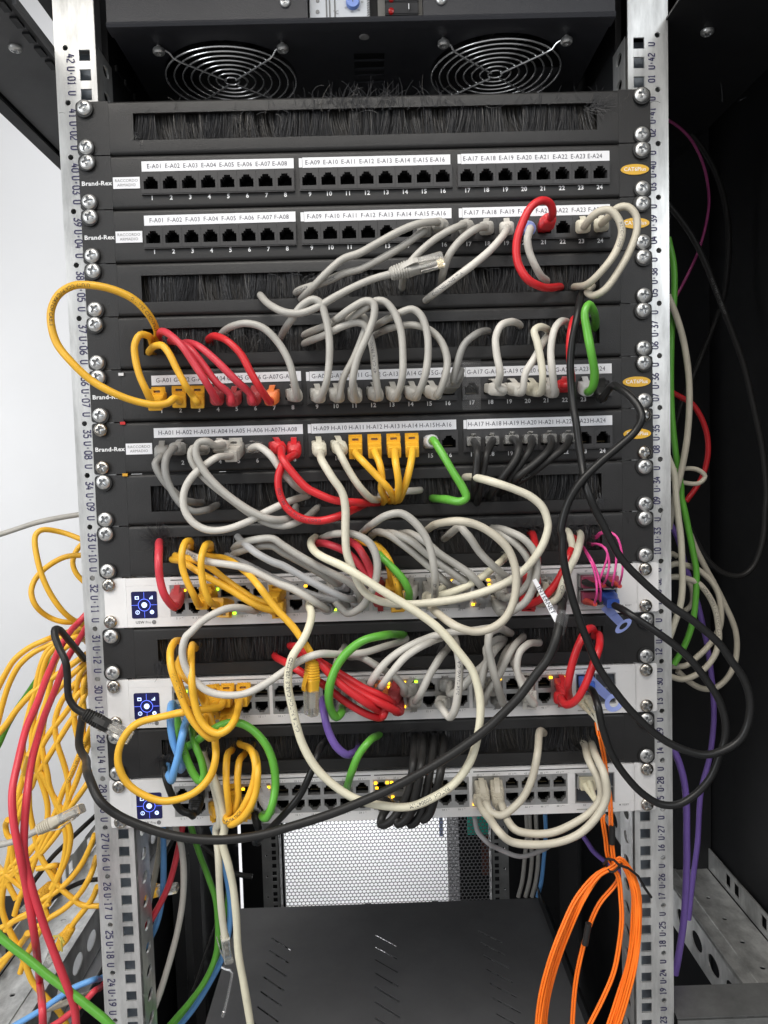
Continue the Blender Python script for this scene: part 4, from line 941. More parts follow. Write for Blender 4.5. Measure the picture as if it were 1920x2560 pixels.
# ------------------------------------------------------------------ top switch (U32)
cable('crimson', ('s32', 1), 'in', 40, 'S1 375,640 300,545 258,400 245,250 248,130 258,45', style=rb, r=3.3)
cable('yellow', ('s32', 5), 'in', 44, 'S1 640,600 570,545 510,425 465,290 460,160 490,60 530,45 540,110', style=y_, r=2.9, text=[('HAMA-TECH', .25, True)])
cable('yellow', ('s32', 8), 'in', 52, 'S1 790,665 715,600 665,480 640,340 640,200 680,85 718,75 722,125', style=y_, r=2.9)
cable('yellow', ('s32', 13), 'in', 34, 'S1 1260,640 1150,590 1000,500 860,400 720,290 600,230 480,200 400,180', style=y_, r=2.9)
cable('yellow', ('s32', 14), 'in', 38, 'S1 1310,685 1200,662 1060,592 900,492 740,402 600,322 480,242 370,215', style=y_, r=2.9)
cable('yellow', 'in', 'free', 60, 'S1 700,185,4 850,205,22 960,262,38 1080,360,48 1180,475 1260,585 1360,705 1480,832 T1 1300,130 1375,240 1402,300 1403,335', lab='yellow cord falling diagonally to a loose plug hanging before the middle switch', style=('boot', 'yellow'), r=2.9, nose_up=(-.8, -.6, 0))
cable('white', ('s32', 20), 'in', 48, 'S2 420,668 350,625 250,560 100,480 S1 1350,440 1200,365 1060,298 900,265 720,240 600,200 510,150', style=('round', 'cool'), r=3.1, text=[('EIA/TIA-568 ISO/IEC', .28, True)], lab='+its round boot grey')
cable('white', ('s32', 12), 'in', 66, 'S1 1130,690,30 1080,680,40 1000,662,50 880,668,58 750,720,64 640,790,66 540,890 T1 240,120 208,230 212,320 250,430 335,540 450,622 600,655 780,642 950,565 1150,432 1300,335 1450,280 T2 200,280,50 400,265,40 600,205,26 790,145', style=('clear', 'clear'), r=3.0, lab='+curving left then back right')
cable('cool_grey', ('s32', 24), 'in', 52, 'S2 700,612 600,570 400,480 200,370 20,270 S1 1300,240 1150,160 1050,80 975,5', style=cg, r=3.1)
cable('grey', ('s32', 23), 'in', 46, 'S2 740,560 700,480 600,405 400,305 200,195 20,80 S1 1300,25 1130,35 1000,70 940,120', style=cg, r=3.1)
cable('grey', ('s32', 21), 'in', 38, 'S2 565,490 520,440 400,360 200,245 20,150 S1 1300,95 1150,100 1000,140 930,175', style=cg, r=3.1)
cable('cool_grey', ('s32', 22), 'in', 30, 'S2 540,605 400,570 200,505 20,420 S1 1300,385 1050,260 880,180', style=cg, r=3.0)
cable('ivory', ('s32', 18), 'in', 74, 'S2 270,645,40 290,730,52 262,850,62 215,955,66 T1 1220,300 1182,450 1182,590 1215,750 1260,940 L 105,620 200,780 350,918 500,1000 700,1040 850,1040 1000,980 1150,880 1260,725 1320,500 1330,330 T2 1450,560 1400,420 1280,260 1150,100 S2 1400,800 1200,662 1000,540 800,412 600,290,70 380,185,60 300,115,40 285,55,24 330,8', style=('clear', 'clear'), r=3.3, lab='+making the widest loop', text=[('CAT.6 PATCH CABLE VERIFIED', .78, True), ('PATCH  0000471M', .55, True)], tsz=.0042)
cable('grey', ('s32', 19), 'in', 56, 'I 400,640,34 440,642,40 510,600,48 570,510 612,390 612,260 560,155 460,100 340,95 235,125', style=g, r=3.1)
cable('crimson', ('s32', 25), 'in', 36, 'S2 870,460 820,380 760,300 680,205 580,130 450,78 325,62', style=rb, r=3.2)
cable('crimson', ('s32', 26), 'in', 42, 'S2 920,580 890,500 850,400 840,330 790,215 720,105 645,48', style=rb, r=3.2)
cable('yellow', ('s32', 27), 'in', 38, 'S2 1030,440 1010,300 960,170 880,90 780,60 700,52', style=y_, r=2.9)
cable('yellow', ('s32', 28), 'in', 44, 'S2 1100,600 1080,450 1040,310 990,200 920,110 880,80', style=y_, r=2.9, text=[('TH3T', .2, False)])
cable('green', ('s32', 29), 'in', 48, 'S2 1200,570 1185,500 1130,395 1030,285 925,180 870,85', style=('tab', 'grey'), r=3.2, lump=.04, text=[('24AWG 6', .12, True)])
cable('grey', ('s32', 31), 'in', 66, 'S2 1410,560 1430,430 1425,330 F 1035,960 1000,880 920,780 835,728 740,742 640,802 565,865', style=g, r=3.1, text=[('30S321 AB', .12, False)])
cable('grey', ('s32', 35), 'in', 44, 'I 1140,470 1080,420 1000,345 900,255 800,175 700,105 625,82 575,110', style=cg, r=3.1)
cable('grey', ('s32', 36), 'in', 50, 'S3 310,560 330,470 320,430 220,360 I 1050,300 950,225 850,145 740,95 640,92', style=cg, r=3.1, text=[('U/UTP PATCH', .30, True)])
cable('grey', ('s32', 38), 'in', 54, 'S3 495,560 450,460 380,380 I 1240,360 1150,300 1050,235 950,150 860,98 770,92', style=cg, r=3.1)
cable('beige', ('s32', 32), 'in', 78, 'I 985,570,40 1000,610,52 1060,665,64 1180,742 1300,772 1420,742 1505,675 1560,560 1578,430 1568,320 1520,200 1420,100 1300,32 1180,8 1050,22 950,75', style=('boot', 'cream'), r=3.2, lab='+forming a big ring')
cable('grey', ('s32', 41), 'in', 58, 'S3 735,410 680,372 560,272 440,150 345,10 I 1220,80 1190,48 1130,88 1080,130', style=cg, r=3.1)
cable('ivory', ('s32', 33), 'in', 48, 'I 960,530 1050,522 1200,472 1330,402 1430,322 1505,250', style=('clear', 'clear'), r=3.1)
cable('grey', ('s32', 39), 'in', 52, 'J 170,540 220,528 290,490 350,400 345,300 280,195 180,112 60,72', style=g, r=3.1)
cable('grey', ('s32', 40), 'in', 58, 'J 160,625 240,620 315,565 375,450 395,330 375,220 300,130 190,75 80,55', style=g, r=3.1)
cable('cream', ('s32', 45), 'in', 40, 'J 400,570 470,560 545,500 590,400 625,300 640,200 625,120 600,75', style=('clear', 'clear'), r=3.1)
cable('cream', ('s32', 46), 'in', 54, 'J 480,570,44 535,540 575,440 615,340 655,265 685,180 690,90', style=('boot', 'cream'), r=3.1, text=[('UTP CAT', .70, True)])
cable('red', ('s32', 43), 'in', 38, 'J 385,400 395,300 385,200 362,95', style=('hood', 'red'), r=3.2)
cable('red', ('s32', 44), 'in', 46, 'J 340,590 430,540 510,460 570,360 610,260 640,190 650,125', style=('hood', 'red'), r=3.2)
rt, _p = cable('charcoal', ('s32', 48), 'off', 84, 'S3 1195,600,40 1195,690,62 1180,790,76 T3 770,150 700,320 600,450 440,665 250,860 L 1400,480 1300,562 1150,668 950,790 700,922 500,1010 300,1090 0,1185 K 1100,1240 800,1272 500,1240 250,1160 100,1085 0,1000 O 580,120,70 562,60,50 558,0,20 X 950,-1150,-8 990,-1500,-40', style=('boot', 'black'), r=3.5, lab='+thickest of all', lump=.008)
# paper flag tied round it
fl = empty('cable_flag', _p[8], 'white paper flag with handwritten word on the thick black cable', 'flag')
A0, A1 = at(1336, 1448, 66), at(1394, 1552, 72); dv = (A1 - A0).normalized(); nn = (CAM - A0).normalized(); sd = dv.cross(nn).normalized(); 
mb = MB(); hw = .0025
L = [A0 - sd * hw * .55, A0 + sd * hw * .7, A1 + sd * hw, A1 - sd * hw]; mb.add(L + [p - nn * .0003 for p in L], [(0, 1, 2, 3), (7, 6, 5, 4), (0, 4, 5, 1), (1, 5, 6, 2), (2, 6, 7, 3), (3, 7, 4, 0)])
under(mb.build('paper', WHITE), fl)
vs, fs = glyphs('INTERNET', .0050); mid = (A0 + A1) / 2; sc_ = 1.0
mb = MB(); mb.add([mid + dv * a + (-sd) * b * (1 if (-sd).z > 0 else -1) + nn * .0004 for a, b in vs], fs); under(mb.build('written_text', INK), fl)
mb = MB(); c = at(1403, 1555, 77); tp = MB().lathe([(.0046, -.009), (.0048, 0), (.0046, .009)], (0, 0, 0), 14); M_ = Matrix.Translation(c) @ Vector((-.25, 0, -1)).to_track_quat('Y', 'Z').to_matrix().to_4x4(); mb.sub(tp, M_)
under(mb.build('clear_tape', TAPE), fl)
# DAC cable with blue heads and pull tabs
def sfp_head(pos, o, parent_list):
    M = Matrix.Translation(pos) @ frame(o, Vector((0, 0, 1))); h = MB(); h.loft([sect(.002, .0068, .0046, 0, .2), sect(-.012, .0068, .0048, 0, .2), sect(-.014, .0062, .0044, 0, .3), sect(-.026, .0052, .0040, 0, .35)])
    q = MB().sub(h, M); return q.build('blue_head', BLUEB, smooth=35)
def pull_tab(p0, p1, parent, ov=.95):
    dv = (p1 - p0).normalized(); nn = (CAM - p0).normalized(); sd = dv.cross(nn).normalized(); nn = sd.cross(dv); mb = MB(); th_ = .0012; w1 = .0038; Lg = (p1 - p0).length
    f = lambda u, v, k: p0 + dv * u + sd * v + nn * (k - .006 * math.sin(math.pi * min(u / Lg, 1)))
    P = [f(Lg * t, s * w1 * (1.1 - .2 * t), k) for t in (0, .25, .5, .75, 1) for s, k in ((-1, 0), (1, 0), (1, th_), (-1, th_))]
    fs = []
    for i in range(4): fs += [(4 * i + j, 4 * i + (j + 1) % 4, 4 * i + 4 + (j + 1) % 4, 4 * i + 4 + j) for j in range(4)]
    mb.add(P, fs); n = 24; c = p1 + dv * .0062 * ov
    ring = lambda r, k, i: c + dv * (r * ov * math.cos(2 * math.pi * i / n)) + sd * (r * 1.15 * math.sin(2 * math.pi * i / n)) + nn * k
    V = [ring(r, k, i) for (r, k) in ((.0036, 0), (.0072, 0), (.0072, th_), (.0036, th_)) for i in range(n)]
    mb.add(V, [(a * n + i, a * n + (i + 1) % n, ((a + 1) % 4) * n + (i + 1) % n, ((a + 1) % 4) * n + i) for a in range(4) for i in range(n)])
    return mb.build('pull_tab', BLUETAB, smooth=30)
rt, _p = cable('black', 'off', 'off', 60, 'J 930,590,34 985,618,46 1050,660,54 1200,760 1350,868 1450,960 1560,1098 M 1420,270 1455,400 1450,500 1420,590 1365,720 1270,825 1170,880 1070,878 960,812 850,692 780,580 730,440 700,300 672,215,46 650,195,36', lab='black cable with blue heads and pull tabs joining top and middle switches', r=3.0, name='network_cable', core=True, lump=.01)
for prt, e, t0, t1 in ((('s32', 52), _p[0], (1512, 1515, 22), (1552, 1558, 30)), (('s30', 49), _p[-1], (1475, 1700, 22), (1522, 1744, 34))):
    pos, up = port_at(prt); o = (e - pos).normalized()
    under(sfp_head(pos, o, None), rt); under(pull_tab(at(*t0), at(*t1), None, .5 if prt[0] == 's32' else .95), rt)
# pink fibres and their maroon connectors
FIB = [(49, 'J 795,455,36 832,400,48 860,320 880,250 870,200 820,170 772,165', 'J 730,420'), (49, 'J 850,452,36 882,380 893,290 875,215 845,178 800,165 772,175', ''),
       (51, 'J 912,458,36 925,400 940,300 938,200 905,105 855,92 800,128', ''), (51, 'J 962,455,36 985,350 982,240 945,115 880,78 830,88 803,112', ''),
       (50, 'J 790,580,36 808,500 800,400 775,310 740,240 702,190', ''), (50, 'J 832,570,36 832,460 810,360 775,280 740,225 708,180', '')]
for i, (p, pts, _) in enumerate(FIB):
    nm = ['the second pink fibre from the left, black booted in the upper left optic', 'third pink fibre, bending tightly into the upper left optic', 'black booted pink fibre arching highest into the upper right optic', 'outermost pink fibre on the right, red boot at its end', 'pink fibre with red boot in the lower left optic', 'pink fibre with black boot in the lower left optic'][i]
    if nm.startswith('the '): nm = nm[4:]
    rt, pp = cable('pink', 'off', 'in', 50, pts, lab=nm, r=.95, name='fibre_cable', core=True, lump=0, grp='pink fibres at the top switch')
    tip = pp[0]; pos = at(*((683 * 0 + [1462, 1478, 1508, 1528, 1464, 1476][i]), [1455, 1462, 1450, 1456, 1503, 1505][i], 14)); h = MB(); h.tube([pos, pos.lerp(tip, .3), pos.lerp(tip, .75), tip + (tip - pos).normalized() * .002], .0030, 10, rf=lambda k: (1, .95, .72, .62)[k])
    under(h.build('rubber_boot', HEAT if i in (1, 3, 4) else CAB['charcoal'], smooth=True), rt)
for i, (p, (px, py), nm) in enumerate(((49, (1465, 1442), 'upper left'), (51, (1513, 1440), 'upper right'), (50, (1462, 1492), 'lower left'))):
    pos, up = port_at(('s32', p)); t = empty('optic_module', pos, f'maroon optic module in the {nm} cage of the top switch', 'optic module', 'maroon optic modules')
    mb = MB(); mb.box(pos.x - .0070, pos.x + .0070, -.016, -.002, pos.z - .0052, pos.z + .0050); under(mb.build('connector_body', MAROON, bevel=.0006), t)
    mb = MB(); mb.box(pos.x - .0074, pos.x + .0074, -.0075, -.001, pos.z + .0053, pos.z + .0062); mb.box(pos.x - .0080, pos.x - .0073, -.0095, -.001, pos.z - .0052, pos.z + .0052); mb.box(pos.x - .006, pos.x + .006, -.014, -.012, pos.z - .0068, pos.z - .0056)
    under(mb.build('metal_bail', SILV2), t)
FR.update({'Y1': (0, 1560, .19892), 'Y2': (0, 1880, .19892), 'Z': (1620, 1220, .2441)})
# ------------------------------------------------------------------ middle switch (U30)
cable('yellow', ('s30', 7), 'in', 54, 'T1 555,765,40 500,775,46 350,795,54 200,815,58 60,845 K 260,465 180,540 130,650 130,760 190,880 300,960 430,1002 560,985 680,925 765,825 800,700 T1 510,1100,46 495,980,42 465,860,40 405,720,38 325,580 225,480 172,400 185,330 225,270', style=y_, r=3.0, lab='+making a wide ring')
cable('yellow', ('s30', 8), 'in', 62, 'T1 590,895 565,990 500,1050 430,1030 340,940 250,800 170,600 105,400 95,260 130,170 210,150', style=y_, r=3.0, text=[('HAMA TECH', .52, True)])
cable('yellow', ('s30', 9), 'in', 68, 'T1 720,780,48 690,880 630,965 540,1010 450,975 370,880 315,700 292,500 288,300 298,195,30 325,225', style=y_, r=3.0)
cable('yellow', ('s30', 6), 'in', 56, 'T1 410,880,44 430,960 480,1040 460,1055 400,985 320,870 240,700 170,520 158,400 195,325', style=y_, r=2.9, text=[('PVC PATCH', .62, True)])
cable('yellow', ('s30', 5), 'in', 40, 'T1 440,760,38 420,700 370,620 320,540 240,440 215,330 240,250', style=y_, r=2.9)
cable('blue', ('s30', 2), 'in', 46, 'K 500,330,22 488,400 488,480 505,590 545,690 575,740 560,785', style=('clear', 'clear'), r=3.1, lump=.04)
cable('blue', ('s30', 4), 'in', 50, 'K 582,410 572,540 545,670 510,800 495,862 475,830 468,750', style=('clear', 'clear'), r=3.1, lump=.04, text=[('CAT 5E', .6, False)])
cable('green', 'in', 'in', 42, 'K 530,400,10 540,470 560,580 600,710 650,820 690,865 718,830 700,720 660,620 635,500,20 620,430,4', lab='green cord hanging in a U over the brush panel at rail mark 29', r=3.2, text=[('CCA 24AWG', .30, False)])
cable('green', ('s28', 11), 'in', 50, 'K 1120,1105,44 1150,1120,52 1190,1030,54 1212,900 1200,750 1150,620 1060,515 960,462 860,470 760,520 690,570 600,625', style=('tab', 'frost'), r=3.3, lab='+arching up to the middle switch', tilt=.6)
cable('red', ('s30', 26), 'in', 46, 'T2 590,830,44 560,862 480,850 350,790 200,692 20,550 T1 1400,505 1200,378 1060,295', style=rb, r=3.2)
cable('red', ('s30', 25), 'in', 58, 'T2 585,790,44 560,800 450,742 300,642 150,520 T1 1450,335 1310,225 1200,200', style=('boot', 'orange'), r=3.3, text=[('IEC 60332', .10, True)], lab='+the brightest of the red bundle')
cable('red', ('s30', 27), 'in', 48, 'T2 690,710 640,708 550,655 400,590 250,500 100,410 0,350 T1 1450,330 1330,280 1240,275', style=rb, r=3.2)
cable('red', ('s30', 28), 'in', 52, 'T2 740,820 700,800 560,730 400,650 250,560 100,440 -20,330', style=rb, r=3.2)
cable('green', ('s30', 22), 'in', 62, 'T2 195,820,44 150,860,48 105,800,52 82,700,58 92,560 150,400 250,262 400,152 600,102 770,95', style=('round', 'grey'), r=3.4, lump=.035, lab='+arching over the red bundle', tilt=.2)
cable('grey', ('s30', 21), 'in', 30, 'T2 170,640 140,520 145,400 175,300 225,220', style=wb, r=3.1)
cable('purple', ('s30', 20), 'in', 44, 'L 245,300,22 250,400 280,520 330,620 400,680 450,672 485,640', style=('clear', 'clear'), r=3.3, lab='+drooping to the brush panel below')
cable('white', ('s30', 23), 'in', 52, 'T2 440,610 480,520 560,405 680,290 850,190 1050,110 1250,70 1400,62 T3 180,38 270,42 360,85', style=('tab', 'white'), r=3.1)
cable('white', ('s30', 24), 'in', 58, 'T2 530,625 600,530 680,425 780,310 900,225 1050,150 1200,100', style=('tab', 'white'), r=3.1)
cable('grey', ('s30', 29), 'in', 42, 'T2 825,655 770,575 680,480 550,402 400,315 270,300', style=g, r=3.0)
cable('grey', ('s30', 30), 'in', 54, 'T2 880,770 930,640 1010,470 1100,320 1190,205', style=g, r=3.2)
cable('grey', ('s30', 33), 'in', 46, 'T2 1195,645,38 1300,590 1420,460 1540,335 T3 130,230 220,150 300,140', style=('boot', 'dark'), r=3.1)
cable('white', ('s30', 34), 'in', 60, 'T2 1140,800,42 1190,860,46 1240,800,54 1275,600 1285,380 1260,220 1240,125', style=wb, r=3.2, text=[('2x24/7AWG CA', .30, False)])
cable('grey', ('s30', 37), 'in', 46, 'T2 1520,690,36 1560,600 T3 250,470 330,300 400,190 470,115', style=('boot', 'grey'), r=3.1)
cable('grey', ('s30', 38), 'in', 52, 'T3 70,650,36 80,560 120,400 190,270 290,150', style=g, r=3.2)
cable('grey', ('s30', 40), 'in', 60, 'T3 285,730,42 260,650 215,500 175,350 150,200 160,90 230,45 340,85', style=('boot', 'dark'), r=3.2, lab='+passing in front of its neighbours')
cable('grey', ('s30', 39), 'in', 34, 'T3 200,640 130,600 240,440 300,280 380,180', style=g, r=3.0)
cable('white', ('s30', 44), 'in', 50, 'T3 575,740,40 540,700 480,600 430,480 415,370 440,260 510,190 620,172', style=('hood', 'white'), r=3.0)
cable('white', ('s30', 43), 'in', 40, 'T3 540,610 480,540 420,440 370,320 355,230', style=('hood', 'white'), r=3.0)
cable('red', ('s30', 47), 'in', 50, 'T3 890,650 888,540 920,380 980,200 1050,65 1100,40 1125,110', style=('boot', 'red'), r=3.2)
cable('red', ('s30', 48), 'in', 58, 'T3 870,745,44 960,700 1045,560 1115,380 1170,220 1172,110 1140,90', style=('boot', 'red'), r=3.2)
# ------------------------------------------------------------------ bottom switch (U28)
cable('black', ('s28', 3), 'in', 40, 'K 620,1090,38 565,1070 510,990 465,880 445,800 435,730', style=('boot', 'black'), r=3.0)
cable('yellow', ('s28', 8), 'in', 52, 'K 870,1140,44 930,1120 1010,1010 1060,880 1075,760 1050,660 965,605', style=y_, r=2.9, text=[('HAMA TECH', .12, False)])
cable('yellow', ('s28', 6), 'in', 46, 'K 890,1100,38 885,1000 872,850 878,700 912,650', style=y_, r=2.9)
cable('yellow', ('s28', 7), 'in', 42, 'K 930,1075,38 955,980 950,850 960,740 1000,675', style=y_, r=2.9)
cable('yellow', ('s28', 10), 'in', 56, 'K 900,1165,44 960,1140 1030,1060 1080,930 1090,800 1078,690 1040,650', style=y_, r=2.9)
cable('green', ('s28', 21), 'in', 44, 'L 410,900,22 440,800 490,680 560,590 632,540', style=('clear', 'clear'), r=3.2)
for n, D, pts in ((26, 50, 'L 690,1060,34 650,1110,42 640,1165,46 700,1150 780,1050 845,900 865,750 872,560'), (28, 56, 'L 790,1060,34 750,1110 760,1162 830,1110 885,950 920,760 932,560'), (30, 52, 'L 890,1060,34 840,1110 845,1168 905,1115 955,950 985,770 1012,560'), (32, 58, 'L 960,1040,34 925,1090 935,1130 975,1095 1015,980 1055,800 1078,570')):
    cable('charcoal', ('s28', n), 'in', D, pts, style=('boot', 'black'), r=3.5, lab='+hanging as a tight black loop', grp='black cables looped over the bottom switch', lump=.01)
cable('charcoal', 'in', 'in', 44, 'L 900,560 890,740 870,900 830,1020 800,1100', lab='fifth black strand hidden inside the black bundle', r=3.3, lump=.01, grp='black cables looped over the bottom switch')
cable('beige', ('s28', 37), 'in', 50, 'L 1370,1020,38 1400,1075,44 1470,1102 M 190,905 260,830 310,720 340,580 352,450 378,455', style=('boot', 'beige'), r=3.2, text=None, tilt=.55)
cable('beige', ('s28', 39), 'in', 58, 'L 1480,1030,38 1505,1110,46 1570,1200 M 300,1052 420,1048 540,1000 660,920 715,840 705,740 650,630 620,525', style=('boot', 'beige'), r=3.2, tilt=.55, lab='+sagging low')
cable('beige', ('s28', 38), 'in', 66, 'L 1345,1065,40 1390,1120,48 1460,1215 M 180,1098 330,1118 480,1100 600,1045 700,940 750,830 735,700 690,600 660,520', style=('boot', 'beige'), r=3.2, tilt=.4, lab='+sagging lowest')
cable('cool_grey', 'in', 'off', -30, 'L 1290,1120,-20 1310,1210,-20 1380,1290,-20 1450,1330,-30 Q 100,405,-40 240,365,-60 330,310,-90', lab='thin grey cord sagging behind the beige cords under the bottom switch', r=2.2)
cable('black', 'in', 'off', 44, 'K 1572,575 1520,640 1460,800 1380,965 1290,1075 1190,1180,30 1110,1260,-10 1070,1290,-60', lab='black cord slanting from the purple cord down behind the thick cable', r=3.0)
cable('charcoal', 'off', 'off', 20, 'K 1070,1090,4 1085,1150,10 1100,1210,-10 1090,1290,-30', lab='short black cable dropping below the frosted plug', r=3.6)
# ------------------------------------------------------------------ cream pair falling in front, one ends in a bare plug
cable('cream', 'in', 'free', 30, 'K 700,700 770,850 810,1000 828,1150 O 1400,450,24 1415,620 1425,850 1440,1020 1458,1150', b'' and '' or 'cream cord hanging down to a bare clear plug above the shelf', r=3.1, style=('nose', 'clear'), nose_up=(-.9, -.3, 0))
cable('ivory', 'in', 'off', 34, 'K 720,690 790,850 840,1020 860,1200 O 1440,520 1480,680 1510,820 1530,1000 1545,1250 1580,1450 1615,1660 1630,1760', 'ivory cord hanging straight down past the shelf, right of the bare plug', r=3.3)
# ------------------------------------------------------------------ loose black plug on the left rail
cable('charcoal', 'off', 'free', 34, 'Y1 1060,440,-60 980,340,-40 860,200,-10 740,70,14 690,70,20 690,150,24 740,290,28 820,460 845,620 850,800 870,940 950,1060 1050,1120', 'black cord bent sharply at the left, its loose plug lying across the left rail', r=3.0, style=('boot', 'charcoal'), nose_up=(.3, -1, .4))
# ------------------------------------------------------------------ bundle left of the rack (behind the rail plane)
LY = [
 ('N 700,370,-100 520,305,-100 350,285,-90 298,330,-86 318,550,-80 400,780,-80 530,970,-85 640,1055,-95 730,1085,-110', 'yellow cord kinked at the top left, tallest of the loops beside rail mark 33'),
 ('N 705,495,-120 550,510,-115 400,590,-110 300,690,-105 262,800,-100 300,920,-100 420,1020,-110 560,1058,-115 730,1030,-130', 'yellow cord making the round loop beside rail mark 32'),
 ('N 705,385,-150 640,460,-150 610,560,-150 640,650,-150 720,735,-150', 'yellow cord bowed close against the left rail at mark 33'),
 ('Y1 1100,70,-130 980,60,-130 820,110,-125 600,190 380,290 180,450 60,640 -40,840', 'topmost yellow cord fanning out of the left picture edge'),
 ('Y1 1100,165,-140 960,165 800,200 600,270 420,360 240,520 120,740 40,980 -30,1260', 'second yellow cord fanning out of the left picture edge'),
 ('Y1 1100,110,-150 850,120 700,230 600,330 530,470 480,640 440,860 400,980 360,1130 320,1300 290,1480 300,1800 360,2100 Y2 370,720 430,1020 500,1290 640,1530 750,1700 900,1830 1020,1920 1250,1935', 'yellow cord falling from rail mark 31 and curving back right near rail mark 26'),
 ('Y1 1110,360,-90 1000,440 830,560 600,720 400,870 200,1090 80,1260 -20,1380', 'lowest yellow cord leaving the left picture edge near rail mark 30'),
 ('Y1 1110,400,-110 1000,550 880,660 700,860 600,1020 540,1300 530,1560 600,1900 Y2 620,420 700,640 780,860 830,1050 820,1250 790,1400 730,1550 640,1720', 'yellow cord swinging in an open S beside rail mark 28'),
 ('Y1 1120,500,-80 1020,600 960,800 930,1000 940,1250 990,1460 1030,1560', 'yellow cord hanging vertically beside rail mark 30'),
 ('Y1 1125,560,-100 1060,700 1040,900 1055,1100 1045,1300 1040,1500', 'innermost vertical yellow cord beside rail mark 30'),
 ('Y1 1120,800,-120 1060,900 1000,1050 860,1260 700,1520 560,1750 430,1950 Y2 400,430 240,640 200,820', 'yellow cord slanting down left behind the two red cords'),
 ('Y1 1145,1300,-60 1080,1450 990,1660 900,1880 Y2 800,470 700,750 600,960 500,1200 420,1420 330,1650 240,1850 180,2050', 'yellow cord with printed letters slanting down from rail mark 29'),
 ('Y1 1150,1400,-80 1080,1620 1020,1800 Y2 960,370 850,620 780,800 650,1000 540,1200 460,1300 300,1440 150,1560 20,1750', 'yellow cord running parallel behind the lettered yellow cord'),
 ('Y2 1170,250,-90 1080,420 960,590 820,760 700,880 560,1040 400,1200 250,1330 100,1480 0,1640', 'yellow cord crossing left below the loose grey plug'),
 ('Y2 1195,1030,-70 1130,1200 1030,1400 880,1600 700,1760 500,1880 X 400,860 200,960 0,1060', 'yellow cord bowing from rail mark 27 to the lower left picture edge'),
 ('Y2 370,20,-20 300,280 230,540 200,800 190,980 150,1180 100,1400 50,1650 X 20,800 60,960 130,1120 220,1290 300,1480 400,1720 560,1900 720,2080 800,2230', 'front yellow cord falling from the left edge to the bottom of the picture'),
 ('X 1170,560,-60 1100,720 980,880 900,980 860,1040', 'yellow cord ending in a loose orange yellow plug on the depth rail'),
 ('Y2 100,850,-60 70,930 90,1040 130,1100 120,1300 90,1600 200,1850', 'short yellow loop at the far left edge beside the red cords'),
 ('X 330,1120,-40 240,1260 120,1380 0,1540', 'yellow cord crossing behind the red cords at the lower left'),
 ('X 760,330,-150 640,310 540,330 440,345', 'short yellow cord lying level beside rail mark 26'),
 ('X 600,760,-70 500,800 400,850 X 300,900 180,960 60,1090', 'yellow cord passing behind the red cords below the orange yellow plug'),
]
LY += [
 ('Y1 1110,80,-160 900,140 720,260 600,400 540,560 500,760 470,980 420,1200 400,1500 450,1800 Y2 520,380 600,700 560,980 420,1200 300,1350 180,1500 60,1620 0,1700', 'yellow cord crossing twice over itself between rail marks 31 and 27'),
 ('Y1 1140,700,-130 1000,860 820,1120 640,1350 520,1560 480,1800 Y2 540,300 650,520 760,700 880,980 860,1260 740,1560 640,1800 560,1950 X 520,1000 420,1200 300,1420 240,1600', 'yellow cord forming the rear S curve beside rail mark 27'),
 ('Y1 1110,240,-170 960,215 780,330 690,480 640,700 600,900 520,1150 430,1400 380,1650 380,1900 Y2 330,520 250,760 180,1000 150,1250 200,1500 330,1700 500,1800', 'yellow cord running just right of the outer red cord'),
 ('Y1 1130,620,-110 930,760 760,1000 690,1250 720,1500 800,1750 850,1950 Y2 860,520 840,760 760,960 620,1150 480,1300 300,1420 120,1500 0,1530', 'yellow cord curling back under the loose grey plug'),
 ('X 0,340,-90 60,400 200,520 330,620 480,760 560,900 540,1020', 'yellow cord entering at the left edge beside rail mark 26'),
 ('X 1160,200,-90 1090,420 960,640 780,820 560,960 380,1100 200,1290 60,1420 0,1470', 'yellow cord sweeping from rail mark 27 down to the lower left edge'),
]
for pts, lb in LY:
    free = 'loose orange' in lb
    cable('yellow', 'off', 'free' if free else 'off', -70, pts, lb, r=2.75 if '-20' not in pts else 3.0, style=('boot', 'yellow'), lump=.015, nose_up=(-1, 0, .3), text=[('CATEGORY 5E ENHANCED', .10, False)] if 'printed letters' in lb else None)
cable('yellow', 'off', 'free', -130, 'X 640,300,-120 660,420,-120 655,500,-120 630,530,-120', 'yellow plug lying beside the lower red cord at the left', r=2.7, style=('boot', 'yellow'), nose_up=(0, -1, .4))
cable('yellow', 'off', 'free', -120, 'V 330,680,-120 380,665,-120 415,658,-120', 'orange yellow plug seen right of the left rail at mark 26', r=2.7, style=('boot', 'yellow'), nose_up=(0, 0, 1))
cable('crimson', 'off', 'off', 40, 'N 735,975,-60 640,1080,-50 600,1120,-40 500,1280,-10 400,1500,20 310,1740,50 220,1950,70 155,2212,90 O 80,200,105 88,400,112 130,620,115 175,850,112 225,1150,110 258,1450 275,1620,110 280,1760,110', 'red cord falling furthest left, bowing towards the left picture edge', r=2.9)
cable('crimson', 'off', 'off', 40, 'N 735,1080,-70 640,1240,-50 560,1370,-30 460,1630,10 370,1850,40 310,2050,65 268,2212,80 O 178,200,98 160,400,105 158,620,110 200,800,112 270,1030,112 370,1300,112 440,1480,112 485,1620,110 495,1760,110', 'red cord falling right of its twin, crossing it beside rail mark 26', r=2.9)
cable('green', 'off', 'off', -90, 'Y1 860,240,-140 700,380,-130 600,510 480,680 320,920 180,1120 80,1300 0,1480 -60,1600', 'green cord slanting out of the left picture edge among the yellow ones', r=3.0)
cable('green', 'off', 'off', 110, 'X -80,1060 0,1160 150,1290 350,1440 550,1610 750,1760 950,1910 1100,2030 1250,2150 1340,2240', 'thick green cord crossing the bottom left corner', r=3.1)
